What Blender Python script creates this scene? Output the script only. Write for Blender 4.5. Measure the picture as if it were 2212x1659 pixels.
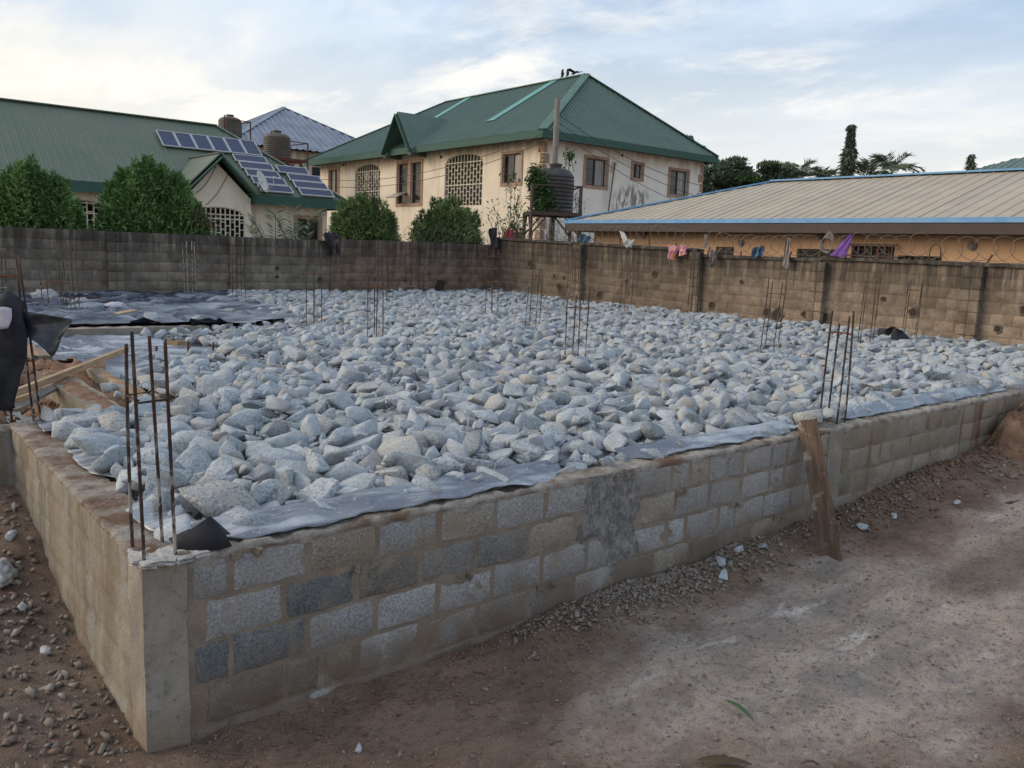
import bpy, bmesh, math, random
import numpy as np
from mathutils import Vector, Matrix, noise
random.seed(7); RNG = np.random.default_rng(7)
R = math.radians
for _o in list(bpy.data.objects): bpy.data.objects.remove(_o)
S = bpy.context.scene
COL = S.collection

# ------------------------------------------------------------------ camera
cam = bpy.data.cameras.new('camera'); camo = bpy.data.objects.new('camera', cam); COL.objects.link(camo)
cam.sensor_width = 36.0; cam.sensor_fit = 'HORIZONTAL'; cam.lens = 36.0 * 1850 / 2212
cam.clip_start = 0.05; cam.clip_end = 3000
CAM = Vector((-1.2076, -4.5585, 1.7183))
camo.matrix_world = Matrix(((0.78377558, 0.06361309, -0.61777764, CAM.x), (-0.61979163, 0.14326444, -0.77157867, CAM.y),
                            (0.03942306, 0.98763793, 0.15171403, CAM.z), (0, 0, 0, 1)))
S.camera = camo
S.render.resolution_x = 1024; S.render.resolution_y = 768

# ------------------------------------------------------------------ light
SUN_AZ = R(140); SUN_EL = R(24)          # azimuth counted from +X towards +Y
sun = bpy.data.lights.new('sun', 'SUN'); sun.energy = 1.0; sun.angle = R(35); sun.color = (1.0, 0.83, 0.62)
suno = bpy.data.objects.new('sun', sun); COL.objects.link(suno)
sd = Vector((math.cos(SUN_AZ) * math.cos(SUN_EL), math.sin(SUN_AZ) * math.cos(SUN_EL), math.sin(SUN_EL)))
suno.rotation_euler = sd.to_track_quat('Z', 'Y').to_euler(); suno.location = sd * 100
W = bpy.data.worlds.new('World'); S.world = W; W.use_nodes = True
def build_world():
    nt = W.node_tree; N = nt.nodes; L = nt.links
    for n in list(N): N.remove(n)
    out = N.new('ShaderNodeOutputWorld'); bg = N.new('ShaderNodeBackground'); L.new(bg.outputs[0], out.inputs[0])
    sky = N.new('ShaderNodeTexSky'); sky.sky_type = 'NISHITA'; sky.sun_disc = False
    sky.sun_elevation = SUN_EL; sky.sun_rotation = R(90) - SUN_AZ
    sky.air_density = 1.0; sky.dust_density = 1.2; sky.ozone_density = 1.6; sky.altitude = 400
    tc = N.new('ShaderNodeTexCoord')
    def math_(op, a, b=None, c=None):
        m = N.new('ShaderNodeMath'); m.operation = op
        for i, v in enumerate((a, b, c)):
            if v is None: continue
            if isinstance(v, (int, float)): m.inputs[i].default_value = v
            else: L.new(v, m.inputs[i])
        return m.outputs[0]
    sep = N.new('ShaderNodeSeparateXYZ'); L.new(tc.outputs['Generated'], sep.inputs[0])
    z = math_('MAXIMUM', sep.outputs[2], 0.0)
    inv = math_('DIVIDE', 1.0, math_('ADD', z, 0.16))
    comb = N.new('ShaderNodeCombineXYZ')
    L.new(math_('MULTIPLY', sep.outputs[0], inv), comb.inputs[0]); L.new(math_('MULTIPLY', sep.outputs[1], inv), comb.inputs[1])
    def nz(scale, det, rough, off, sx=1.0, sy=1.0, rz=0.0, dist=0.0):
        mp = N.new('ShaderNodeMapping'); mp.inputs['Location'].default_value = (off, off * .7, 0)
        mp.inputs['Scale'].default_value = (sx, sy, 1); mp.inputs['Rotation'].default_value = (0, 0, rz)
        L.new(comb.outputs[0], mp.inputs[0]); n = N.new('ShaderNodeTexNoise'); L.new(mp.outputs[0], n.inputs['Vector'])
        n.inputs['Scale'].default_value = scale; n.inputs['Detail'].default_value = det; n.inputs['Roughness'].default_value = rough
        n.inputs['Distortion'].default_value = dist
        return n.outputs[0]
    def mr(v, a, b, c=0.0, d=1.0):
        m = N.new('ShaderNodeMapRange'); m.interpolation_type = 'SMOOTHSTEP'; L.new(v, m.inputs[0])
        for i, k in enumerate((a, b, c, d)): m.inputs[i + 1].default_value = k
        return m.outputs[0]
    def mix(f, a, b):
        m = N.new('ShaderNodeMix'); m.data_type = 'RGBA'; L.new(f, m.inputs[0])
        for i, v in ((6, a), (7, b)):
            if isinstance(v, tuple): m.inputs[i].default_value = v + (1,)
            else: L.new(v, m.inputs[i])
        return m.outputs[2]
    # thin high veil + brighter cloud puffs + a pale haze towards the horizon
    veil = mr(nz(1.1, 6, .58, 3.1, 1, .55, .5, .3), .40, .62, 0.15, .92)
    puff = mr(nz(2.3, 8, .60, 12.9, 1, .72, .65, .35), .46, .66)
    big = mr(nz(0.8, 3, .5, 5.2), .36, .60)
    puff = math_('MULTIPLY', puff, math_('ADD', math_('MULTIPLY', big, .8), .2))
    haze = mr(sep.outputs[2], 0.34, 0.04)
    # glow towards the low sun
    dot = N.new('ShaderNodeVectorMath'); dot.operation = 'DOT_PRODUCT'; L.new(tc.outputs['Generated'], dot.inputs[0]); dot.inputs[1].default_value = sd
    glow = mr(dot.outputs['Value'], .12, .92)
    hazecol = mix(glow, (5.15, 4.95, 4.6), (7.0, 5.75, 4.0))
    cloudcol = mix(glow, (6.3, 6.05, 5.65), (7.0, 6.15, 4.9))
    c = mix(veil, sky.outputs[0], mix(glow, (3.9, 4.8, 5.9), (4.6, 5.05, 5.3)))
    c = mix(math_('MULTIPLY', haze, .80), c, hazecol)
    c = mix(math_('MULTIPLY', puff, .85), c, cloudcol)
    L.new(c, bg.inputs[0]); bg.inputs[1].default_value = 0.10
build_world()
S.view_settings.view_transform = 'Standard'; S.view_settings.look = 'None'; S.view_settings.gamma = 1; S.view_settings.exposure = 0.84
S.cycles.max_bounces = 5; S.cycles.diffuse_bounces = 3; S.cycles.glossy_bounces = 2; S.cycles.transmission_bounces = 2; S.cycles.caustics_reflective = False; S.cycles.caustics_refractive = False

# ------------------------------------------------------------------ materials
MATS = {}
class NT:
    def __init__(s, name):
        s.m = bpy.data.materials.new(name); s.m.use_nodes = True; s.t = s.m.node_tree; s.N = s.t.nodes; s.L = s.t.links
        s.b = s.N['Principled BSDF']; MATS[name] = s.m
        s.pos = s.N.new('ShaderNodeNewGeometry').outputs['Position']
        s.obj = s.N.new('ShaderNodeTexCoord').outputs['Object']
    def link(s, a, i): s.L.new(a, i)
    def setin(s, sock, v):
        if isinstance(v, bpy.types.NodeSocket): s.L.new(v, sock)
        elif isinstance(v, tuple) and len(v) == 3 and sock.type == 'RGBA': sock.default_value = v + (1,)
        else: sock.default_value = v
    def noise(s, scale, detail=4, rough=.55, vec=None, dist=0.0, stretch=None, off=None):
        n = s.N.new('ShaderNodeTexNoise'); vec = s.obj if vec is None else vec
        if stretch or off is not None:
            mp = s.N.new('ShaderNodeMapping'); s.L.new(vec, mp.inputs[0])
            if stretch: mp.inputs['Scale'].default_value = stretch
            if off is not None: s.setin(mp.inputs['Location'], off)
            vec = mp.outputs[0]
        s.L.new(vec, n.inputs['Vector']); n.inputs['Scale'].default_value = scale; n.inputs['Detail'].default_value = detail
        n.inputs['Roughness'].default_value = rough; n.inputs['Distortion'].default_value = dist
        return n.outputs[0]
    def voro(s, scale, vec=None, feature='F1', out='Distance'):
        n = s.N.new('ShaderNodeTexVoronoi'); n.feature = feature; s.L.new(s.obj if vec is None else vec, n.inputs['Vector']); n.inputs['Scale'].default_value = scale
        return n.outputs[out]
    def mr(s, v, a, b, c=0.0, d=1.0):
        m = s.N.new('ShaderNodeMapRange'); m.interpolation_type = 'SMOOTHSTEP'; s.L.new(v, m.inputs[0])
        for i, k in enumerate((a, b, c, d)): m.inputs[i + 1].default_value = k
        return m.outputs[0]
    def math(s, op, a, b=0.0, c=0.0):
        m = s.N.new('ShaderNodeMath'); m.operation = op
        s.setin(m.inputs[0], a); s.setin(m.inputs[1], b); s.setin(m.inputs[2], c); return m.outputs[0]
    def mix(s, f, a, b, mode='MIX'):
        m = s.N.new('ShaderNodeMix'); m.data_type = 'RGBA'; m.blend_type = mode
        s.setin(m.inputs[0], f); s.setin(m.inputs[6], a); s.setin(m.inputs[7], b); return m.outputs[2]
    def sep(s, v):
        n = s.N.new('ShaderNodeSeparateXYZ'); s.L.new(v, n.inputs[0]); return n.outputs
    def objinfo(s): return s.N.new('ShaderNodeObjectInfo')
    def attr(s, name):
        n = s.N.new('ShaderNodeAttribute'); n.attribute_name = name; return n.outputs
    def bump(s, h, strength=.5, dist=.01, prev=None):
        n = s.N.new('ShaderNodeBump'); s.L.new(h, n.inputs['Height']); n.inputs['Strength'].default_value = strength; n.inputs['Distance'].default_value = dist
        if prev: s.L.new(prev, n.inputs['Normal'])
        return n.outputs[0]
    def done(s, col, rough=.8, normal=None, metal=0.0, spec=.4, **kw):
        s.setin(s.b.inputs['Base Color'], col); s.setin(s.b.inputs['Roughness'], rough); s.setin(s.b.inputs['Metallic'], metal)
        s.b.inputs['Specular IOR Level'].default_value = spec
        if normal: s.L.new(normal, s.b.inputs['Normal'])
        for k, v in kw.items(): s.setin(s.b.inputs[k], v)
        return s.m

def simple(name, c1, c2=None, scale=6, rough=.75, bump=.2, bscale=40, bdist=.005, metal=0.0, spec=.35, space='obj', stretch=None, thr=(.35, .65)):
    t = NT(name); v = t.obj if space == 'obj' else t.pos
    c2 = c2 or tuple(x * .75 for x in c1)
    col = t.mix(t.mr(t.noise(scale, 6, .6, v, stretch=stretch), *thr), c1, c2)
    nb = t.bump(t.noise(bscale, 4, .6, v, stretch=stretch), bump, bdist) if bump else None
    return t.done(col, rough, nb, metal, spec)

def make_materials():
    # granite hardcore
    for nm in ('granite', 'granite_bed'):
        t = NT(nm)
        rnd = t.objinfo().outputs['Random'] if nm == 'granite' else t.attr('rnd')['Fac']
        cmb = t.N.new('ShaderNodeCombineXYZ'); k = t.math('MULTIPLY', rnd, 37.0)
        for i in range(3): t.L.new(k, cmb.inputs[i])
        va = t.N.new('ShaderNodeVectorMath'); va.operation = 'ADD'; t.L.new(t.pos, va.inputs[0]); t.L.new(cmb.outputs[0], va.inputs[1]); p = va.outputs[0]
        base = t.mix(t.mr(t.noise(5, 5, .6, p), .3, .7), (.47, .51, .545), (.33, .362, .388))
        r1 = t.math('FRACT', t.math('MULTIPLY', rnd, 7.31)); r2 = t.math('FRACT', t.math('MULTIPLY', rnd, 13.7))
        base = t.mix(t.mr(r1, .76, .95, 0, .55), base, (.44, .39, .33))       # a few warm stones
        base = t.mix(t.mr(r2, .80, .95, 0, .70), base, (.21, .23, .24))     # a few dark ones
        base = t.mix(t.mr(t.math('FRACT', t.math('MULTIPLY', rnd, 3.9)), .75, 1.0, 0, .45), base, (.53, .55, .56))
        sp = t.mr(t.noise(48, 3, .8, p), .49, .61)
        base = t.mix(t.math('MULTIPLY', sp, t.mr(r2, .1, .7, .3, .78)), base, (.16, .17, .18))
        sp2 = t.mr(t.noise(60, 2, .6, p, off=(3, 9, 1)), .60, .70)
        base = t.mix(t.math('MULTIPLY', sp2, .6), base, (.66, .67, .67))
        st = t.mr(t.noise(2.4, 5, .65, p, off=(9, 2, 4)), .57, .70, 0, .55)
        base = t.mix(st, base, (.40, .335, .27))
        h = t.noise(15, 5, .64, p)
        t.done(base, .88, t.bump(h, .7, .03), 0, .25)
    # sandcrete block: colour comes from the object
    t = NT('sandcrete_block'); oi = t.objinfo(); c = oi.outputs['Color']
    sp = t.mr(t.noise(62, 3, .75, t.pos), .44, .60)
    c = t.mix(t.math('MULTIPLY', sp, .62), c, t.mix(1.0, c, (.36, .36, .37), 'MULTIPLY'))
    c = t.mix(t.mr(t.noise(48, 2, .6, t.pos, off=(4, 1, 7)), .58, .70, 0, .6), c, t.mix(1.0, c, (1.7, 1.7, 1.68), 'MULTIPLY'))
    c = t.mix(t.mr(t.noise(4.0, 6, .68, t.pos, stretch=(1, 1, .55)), .52, .68, 0, .7), c, (.29, .23, .17))   # smeared mortar
    c = t.mix(t.mr(t.noise(2.1, 5, .6, t.pos, off=(8, 3, 2)), .56, .74, 0, .45), c, (.14, .135, .13))
    smear = t.math('MULTIPLY', t.mr(t.noise(3.2, 5, .68, t.pos, stretch=(1, 1, .6), off=(2, 7, 5)), .40, .58), t.mr(t.sep(t.pos)[0], 4.5, 8.5, .25, .85))
    c = t.mix(smear, c, (.30, .24, .18))
    X_, Y_, Z_ = t.sep(t.pos)
    rust = t.math('MULTIPLY', t.mr(t.noise(1.5, 5, .65, t.pos, stretch=(1.5, 1.5, .10), off=(3, 1, 0)), .56, .66), t.mr(X_, 6.9, 8.2, .0, .85))
    c = t.mix(rust, c, (.17, .088, .05))
    splash = t.math('MULTIPLY', t.mr(Z_, -.60, -.98), t.mr(t.noise(3.5, 5, .65, t.pos, off=(6, 2, 9)), .34, .60, .15, .85))
    c = t.mix(splash, c, (.185, .138, .102))
    h = t.math('ADD', t.noise(95, 3, .7, t.pos), t.math('MULTIPLY', t.noise(20, 4, .6, t.pos), .6))
    t.done(c, .93, t.bump(h, .7, .009), 0, .2)
    # mortar
    t = NT('mortar')
    c = t.mix(t.mr(t.noise(4, 7, .65, t.pos), .35, .65), (.30, .245, .19), (.22, .178, .138))
    c = t.mix(t.mr(t.noise(2, 5, .6, t.pos, off=(5, 1, 3)), .55, .7, 0, .6), c, (.30, .28, .26))
    c = t.mix(t.mr(t.noise(40, 4, .7, t.pos), .55, .7, 0, .5), c, (.19, .14, .105))
    X_, Y_, Z_ = t.sep(t.pos)
    rust = t.math('MULTIPLY', t.mr(t.noise(1.5, 5, .65, t.pos, stretch=(1.5, 1.5, .10), off=(3, 1, 0)), .56, .66), t.mr(X_, 6.9, 8.2, .0, .85))
    c = t.mix(rust, c, (.17, .088, .05))
    splash = t.math('MULTIPLY', t.mr(Z_, -.60, -.98), t.mr(t.noise(3.5, 5, .65, t.pos, off=(6, 2, 9)), .34, .60, .15, .85))
    c = t.mix(splash, c, (.185, .138, .102))
    t.done(c, .95, t.bump(t.math('ADD', t.noise(45, 5, .7, t.pos), t.noise(9, 4, .6, t.pos)), .9, .012), 0, .15)
    # old compound-wall blocks and mortar: object colour plus soot running down from the top (real weathering)
    for nm, dark in (('old_block', 1.0), ('old_mortar', .8)):
        t = NT(nm); oi = t.objinfo(); c = oi.outputs['Color']
        c = t.mix(t.mr(t.noise(2.0, 6, .66, t.pos), .35, .66, 0, .85), c, t.mix(1.0, c, (.52, .50, .49), 'MULTIPLY'))
        c = t.mix(t.mr(t.noise(28, 4, .7, t.pos), .50, .68, 0, .45), c, (.10, .085, .07))
        zz = t.sep(t.pos)[2]
        streak = t.noise(2.4, 6, .7, t.pos, stretch=(2.6, 2.6, .16))
        soot = t.math('MULTIPLY', t.mr(zz, .65, 1.85), t.mr(streak, .33, .56))
        soot = t.math('MAXIMUM', soot, t.mr(t.noise(.42, 5, .6, t.pos, off=(2, 6, 1)), .58, .72, 0, .7))
        c = t.mix(t.math('MULTIPLY', soot, .82), c, (.042, .037, .034))
        h = t.math('ADD', t.noise(38, 5, .7, t.pos), t.math('MULTIPLY', t.noise(9, 4, .6, t.pos), .8))
        t.done(c, .95, t.bump(h, .8, .014), 0, .15)
    # cast concrete
    t = NT('cast_concrete')
    c = t.mix(t.mr(t.noise(3.2, 6, .6, t.pos), .35, .65), (.335, .30, .25), (.235, .215, .185))
    c = t.mix(t.mr(t.noise(5, 5, .65, t.pos, stretch=(3, 3, .35)), .52, .68, 0, .7), c, (.27, .20, .135))
    c = t.mix(t.mr(t.noise(26, 4, .75, t.pos), .56, .68, 0, .7), c, (.12, .11, .095))
    c = t.mix(t.mr(t.sep(t.pos)[2], -.75, -1.05, 0, .6), c, (.21, .15, .105))
    t.done(c, .9, t.bump(t.math('ADD', t.noise(30, 5, .65, t.pos), t.noise(6, 4, .6, t.pos)), .6, .012), 0, .25)
    t = NT('rough_concrete')
    c = t.mix(t.mr(t.noise(9, 7, .7, t.pos), .38, .62), (.38, .365, .345), (.20, .19, .18))
    c = t.mix(t.mr(t.noise(34, 4, .75, t.pos, stretch=(1.4, 1.4, .5)), .46, .60, 0, .6), c, (.12, .115, .112))
    t.done(c, .95, t.bump(t.math('ADD', t.noise(40, 5, .7, t.pos), t.noise(15, 4, .6, t.pos)), 1.0, .025), 0, .15)
    t = NT('crust_concrete')
    c = t.mix(t.mr(t.noise(7, 7, .7, t.pos), .38, .62), (.50, .46, .415), (.33, .275, .225))
    c = t.mix(t.mr(t.noise(1.4, 6, .65, t.pos, off=(1, 4, 2)), .50, .64, 0, .9), c, (.20, .115, .075))
    c = t.mix(t.mr(t.noise(45, 4, .7, t.pos), .55, .68, 0, .5), c, (.22, .17, .13))
    t.done(c, .96, t.bump(t.math('ADD', t.noise(50, 6, .7, t.pos), t.noise(14, 5, .65, t.pos)), 1.0, .03), 0, .12)
    simple('white_concrete', (.56, .54, .51), (.40, .375, .345), 14, .95, .9, 45, .02, space='pos', spec=.15)
    t = NT('slurry_wall')
    c = t.mix(t.mr(t.noise(2.6, 7, .62, t.pos, stretch=(1, 1, .45)), .36, .64), (.29, .25, .195), (.20, .165, .125))
    c = t.mix(t.mr(t.noise(3.4, 6, .6, t.pos, stretch=(2, 2, .3), off=(2, 2, 2)), .50, .64, 0, .8), c, (.30, .29, .265))
    c = t.mix(t.mr(t.noise(22, 4, .7, t.pos), .56, .70, 0, .45), c, (.14, .10, .07))
    t.done(c, .95, t.bump(t.math('ADD', t.noise(36, 5, .65, t.pos), t.noise(5, 4, .6, t.pos)), .7, .014), 0, .15)
    # site ground
    t = NT('site_ground'); X, Y, Z = t.sep(t.pos)
    soil = t.mix(t.mr(t.noise(1.3, 8, .65, t.pos), .34, .66), (.34, .235, .175), (.20, .135, .10))
    soil = t.mix(t.mr(t.noise(.5, 5, .6, t.pos, off=(3, 7, 0)), .5, .66, 0, .6), soil, (.25, .185, .14))
    pale = t.mix(t.mr(t.noise(3.1, 6, .66, t.pos, stretch=(.45, 1, 1)), .38, .62), (.56, .47, .405), (.40, .335, .295))
    pale = t.mix(t.mr(t.noise(1.5, 6, .62, t.pos, stretch=(.5, 1, 1), off=(4, 8, 0)), .54, .66, 0, .75), pale, (.31, .285, .265))
    pale = t.mix(t.mr(t.noise(2.2, 7, .66, t.pos, stretch=(.35, 1, 1), off=(14, 3, 0)), .58, .68, 0, .85), pale, (.70, .67, .62))
    def blob(cx, cy, rx, ry, lo=1.0, hi=.35):
        dx = t.math('DIVIDE', t.math('SUBTRACT', X, cx), rx); dy = t.math('DIVIDE', t.math('SUBTRACT', Y, cy), ry)
        d = t.math('SQRT', t.math('ADD', t.math('MULTIPLY', dx, dx), t.math('MULTIPLY', dy, dy)))
        d = t.math('ADD', d, t.math('MULTIPLY', t.math('SUBTRACT', t.noise(1.4, 6, .65, t.pos, off=(cx, cy, 0)), .5), 1.3))
        return t.mr(d, lo, hi)
    m1 = t.math('MAXIMUM', blob(4.6, -1.5, 2.9, 1.45, 1.05, .5), blob(8.8, -1.7, 4.6, 1.1, 1.05, .5))
    c = t.mix(m1, soil, pale)
    c = t.mix(t.math('MULTIPLY', blob(7.2, -1.55, 1.7, .5), .7), c, (.17, .13, .10))
    c = t.mix(t.math('MULTIPLY', blob(-.6, 1.2, .9, 1.6), .5), c, (.20, .185, .17))
    c = t.mix(t.mr(t.noise(17, 6, .72, t.pos), .50, .66, 0, .65), c, t.mix(1.0, c, (.50, .47, .45), 'MULTIPLY'))
    c = t.mix(t.mr(t.noise(22, 5, .7, t.pos, off=(11, 5, 2)), .56, .68, 0, .55), c, t.mix(1.0, c, (1.55, 1.5, 1.45), 'MULTIPLY'))
    c = t.mix(t.mr(t.noise(75, 3, .75, t.pos), .54, .66, 0, .4), c, (.12, .09, .07))
    c = t.mix(t.mr(t.noise(48, 3, .7, t.pos, off=(7, 7, 7)), .62, .73, 0, .5), c, (.42, .38, .34))
    h = t.math('ADD', t.math('MULTIPLY', t.noise(55, 5, .7, t.pos), .6), t.noise(10, 6, .65, t.pos, stretch=(.7, 1, 1)))
    t.done(c, .95, t.bump(h, 1.0, .06), 0, .15)
    simple('red_soil', (.30, .185, .125), (.18, .11, .075), 5, .96, .9, 22, .03, spec=.1, space='pos')
    t = NT('gravel_grey')
    rnd = t.attr('rnd')['Fac']
    c = t.mix(t.mr(rnd, .0, .5), (.19, .15, .12), (.26, .225, .19)); c = t.mix(t.mr(rnd, .6, 1.0), c, (.29, .27, .245)); c = t.mix(t.mr(t.math('FRACT', t.math('MULTIPLY', rnd, 9.7)), .6, .9, 0, .6), c, (.22, .14, .095))
    t.done(c, .9, None, 0, .2)
    simple('stone_dust', (.34, .35, .36), (.24, .25, .255), 9, .95, .8, 40, .02, space='pos')
    simple('tan_soil', (.40, .28, .18), (.26, .17, .105), 4, .96, .8, 24, .02, spec=.1, space='pos')
    # polythene
    t = NT('black_polythene')
    dust_sheen = t.mr(t.noise(1.5, 6, .62, t.pos, stretch=(.35, 1.9, 1), dist=.4), .44, .66)
    c = t.mix(t.math('MULTIPLY', dust_sheen, .85), (.026, .036, .062), (.34, .37, .41))  # blue base and pale streaks paint in sky sheen along with dust
    h = t.math('ADD', t.noise(9, 5, .6, t.pos, stretch=(.5, 1, 1), dist=.6), t.math('MULTIPLY', t.noise(40, 3, .6, t.pos), .15))
    t.done(c, t.mr(dust_sheen, 0, 1, .14, .40), t.bump(h, .55, .03), 0, .7)
    t = NT('dusty_polythene')
    dust_sheen = t.mr(t.noise(3.2, 5, .6, t.pos, stretch=(.35, 1.6, 1)), .46, .66)
    c = t.mix(dust_sheen, (.15, .165, .195), (.50, .53, .56)); c = t.mix(t.mr(t.noise(30, 4, .7, t.pos), .60, .68, 0, .7), c, (.5, .52, .54))
    t.done(c, t.mr(dust_sheen, 0, 1, .22, .45), t.bump(t.noise(7, 3, .5, t.pos, dist=.5, stretch=(.4, 1, 1)), .5, .02), 0, .65)
    t = NT('glossy_black'); t.done(t.mix(t.mr(t.noise(5, 5, .6, t.pos), .5, .7, 0, .5), (.014, .016, .021), (.07, .075, .085)), .28, t.bump(t.noise(7, 4, .55, t.pos), .4, .02), 0, .6)
    # steel
    t = NT('rusty_rebar')
    c = t.mix(t.mr(t.noise(14, 5, .65, t.pos), .35, .65), (.075, .042, .030), (.04, .03, .027))
    z = t.sep(t.pos)[2]
    spl = t.math('MULTIPLY', t.mr(t.noise(11, 5, .7, t.pos, stretch=(1, 1, .5)), .50, .60), t.mr(z, .95, .1, .15, 1.0))
    c = t.mix(t.math('MULTIPLY', spl, .85), c, (.42, .40, .37))
    t.done(c, .85, t.bump(t.noise(90, 3, .6, t.pos), .6, .004), .0, .3)
    simple('orange_rust', (.24, .085, .035), (.12, .05, .028), 20, .9, .4, 90, .003)
    simple('splashed_rebar', (.43, .41, .38), (.16, .11, .085), 9, .9, .5, 80, .004, space='pos', thr=(.45, .62))
    simple('dark_steel', (.052, .042, .040), (.10, .055, .036), 8, .7, .3, 60, .003, spec=.4)
    simple('rust_frame', (.16, .055, .035), (.09, .04, .03), 8, .8, .3, 60, .003)
    # roofs
    t = NT('green_roof')
    c = t.mix(t.mr(t.noise(.8, 6, .6, t.pos), .35, .68), (.115, .175, .145), (.095, .155, .128))
    c = t.mix(t.mr(t.noise(5, 7, .7, t.pos), .52, .72, 0, .4), c, (.10, .145, .115))
    c = t.mix(t.mr(t.objinfo().outputs['Random'], 0, 1, 0, .45), c, (.115, .17, .14)); c = t.mix(t.mr(t.noise(1.2, 5, .65, t.pos, stretch=(.4, 2.2, .4)), .56, .72, 0, .4), c, (.12, .145, .12))
    t.done(c, t.mr(t.noise(3, 4, .6, t.pos), .3, .7, .42, .6), None, 0, .45)
    t = NT('dull_green_roof')
    c = t.mix(t.mr(t.noise(.7, 6, .6, t.pos), .35, .68), (.145, .175, .13), (.118, .155, .115))
    c = t.mix(t.mr(t.objinfo().outputs['Random'], 0, 1, 0, .35), c, (.14, .17, .13)); c = t.mix(t.mr(t.noise(6, 6, .7, t.pos), .55, .75, 0, .35), c, (.13, .155, .12))
    t.done(c, .55, None, 0, .4)
    simple('green_fascia', (.034, .10, .075), (.042, .088, .068), 2, .75, .1, 30, .003, spec=.45, space='pos')
    simple('light_green_cap', (.075, .165, .125), (.055, .13, .10), 2, .45, 0, spec=.45, space='pos')
    simple('aqua_sheet', (.10, .32, .29), (.07, .24, .22), 3, .4, 0, spec=.45, space='pos')
    simple('grey_soffit', (.10, .105, .10), (.07, .075, .07), 3, .8, .2, 30)
    t = NT('beige_roof')
    c = t.mix(t.mr(t.noise(1.1, 6, .6, t.pos), .35, .65), (.47, .405, .32), (.40, .34, .265))
    c = t.mix(t.mr(t.noise(.55, 5, .6, t.pos, stretch=(.12, 2.4, .12)), .58, .70, 0, .55), c, (.32, .20, .115))
    c = t.mix(t.mr(t.objinfo().outputs['Random'], 0, 1, 0, .4), c, (.44, .37, .28)); c = t.mix(t.mr(t.noise(9, 6, .7, t.pos), .58, .75, 0, .4), c, (.25, .22, .185))
    t.done(c, .55, None, .0, .35)
    simple('blue_trim', (.115, .30, .56), (.17, .36, .58), 3, .45, 0, spec=.45, space='pos')
    simple('brown_fascia', (.060, .043, .040), (.075, .05, .042), 2, .6, .1, 30, .003, space='pos')
    t = NT('blue_grey_roof')
    c = t.mix(t.mr(t.noise(.7, 5, .6, t.pos, stretch=(1, 1, 1)), .35, .65), (.235, .27, .345), (.155, .185, .25))
    t.done(c, .4, None, .0, .5)
    # walls of the houses
    t = NT('cream_stucco'); z = t.sep(t.pos)[2]
    c = t.mix(t.mr(t.noise(.9, 6, .6, t.pos), .35, .65), (.82, .72, .585), (.75, .655, .525))
    drip = t.noise(1.3, 7, .68, t.pos, stretch=(2.4, 2.4, .22))
    c = t.mix(t.math('MULTIPLY', t.mr(drip, .50, .70), .40), c, (.40, .30, .20))
    c = t.mix(t.math('MULTIPLY', t.mr(z, 5.7, 6.8), t.mr(t.noise(1.5, 5, .6, t.pos, stretch=(2, 2, .4)), .34, .60, 0, .7)), c, (.43, .285, .165))
    c = t.mix(t.mr(t.noise(22, 4, .7, t.pos), .60, .74, 0, .25), c, (.36, .30, .24))
    t.done(c, .92, t.bump(t.noise(45, 4, .6, t.pos), .4, .006), 0, .2)
    t = NT('white_stucco'); X, Y, z = t.sep(t.pos)
    c = t.mix(t.mr(t.noise(.9, 6, .6, t.pos), .35, .65), (.84, .79, .71), (.78, .73, .65))
    c = t.mix(t.math('MULTIPLY', t.mr(t.noise(1.3, 7, .68, t.pos, stretch=(2.4, 2.4, .22)), .52, .70), .4), c, (.42, .34, .26))
    c = t.mix(t.math('MULTIPLY', t.mr(z, 5.9, 6.8), t.mr(t.noise(1.5, 5, .6, t.pos, stretch=(2, 2, .4)), .36, .60, 0, .6)), c, (.46, .33, .22))
    dx = t.math('DIVIDE', t.math('SUBTRACT', X, 29.95), 1.7); dz = t.math('DIVIDE', t.math('SUBTRACT', z, 4.1), 1.35)
    dd = t.math('SQRT', t.math('ADD', t.math('MULTIPLY', dx, dx), t.math('MULTIPLY', dz, dz)))
    peel = t.math('MULTIPLY', t.mr(dd, 1.0, .55), t.mr(t.noise(2.6, 8, .72, t.pos, stretch=(1.7, 1, .55)), .47, .52))
    c = t.mix(t.math('MULTIPLY', peel, .85), c, (.17, .16, .15))
    t.done(c, .92, t.bump(t.noise(45, 4, .6, t.pos), .4, .006), 0, .2)
    simple('brown_surround', (.42, .275, .195), (.34, .215, .15), 3, .9, .3, 40, .005, space='pos')
    simple('orange_stucco', (.60, .375, .22), (.54, .335, .195), 1.2, .9, .3, 40, .006, space='pos')
    t = NT('dark_glass'); t.done((.020, .020, .022), t.mr(t.noise(2, 3, .5, t.pos), .3, .7, .06, .18), None, 0, .6)
    t = NT('curtain_glass'); t.done(t.mix(t.mr(t.noise(4, 3, .5, t.pos, stretch=(5, 5, .3)), .4, .6), (.33, .31, .29), (.22, .205, .195)), .25, None, 0, .5)
    t = NT('room_dark'); t.done((.055, .045, .036), .9, None, 0, .1)
    simple('window_frame', (.10, .075, .06), (.07, .055, .048), 6, .5, 0)
    simple('cream_iron', (.62, .57, .46), (.50, .44, .34), 8, .6, 0)
    simple('brown_iron', (.10, .060, .050), (.075, .05, .042), 8, .6, 0)
    t = NT('solar_cells')
    br = t.N.new('ShaderNodeTexBrick'); t.L.new(t.obj, br.inputs['Vector']); br.offset = 0; br.inputs['Scale'].default_value = 1.0
    br.inputs['Brick Width'].default_value = .125; br.inputs['Row Height'].default_value = .125; br.inputs['Mortar Size'].default_value = .006
    br.inputs['Color1'].default_value = (.030, .042, .095, 1); br.inputs['Color2'].default_value = (.038, .052, .11, 1); br.inputs['Mortar'].default_value = (.16, .19, .26, 1)
    t.done(br.outputs[0], .35, None, 0, .2)
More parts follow.
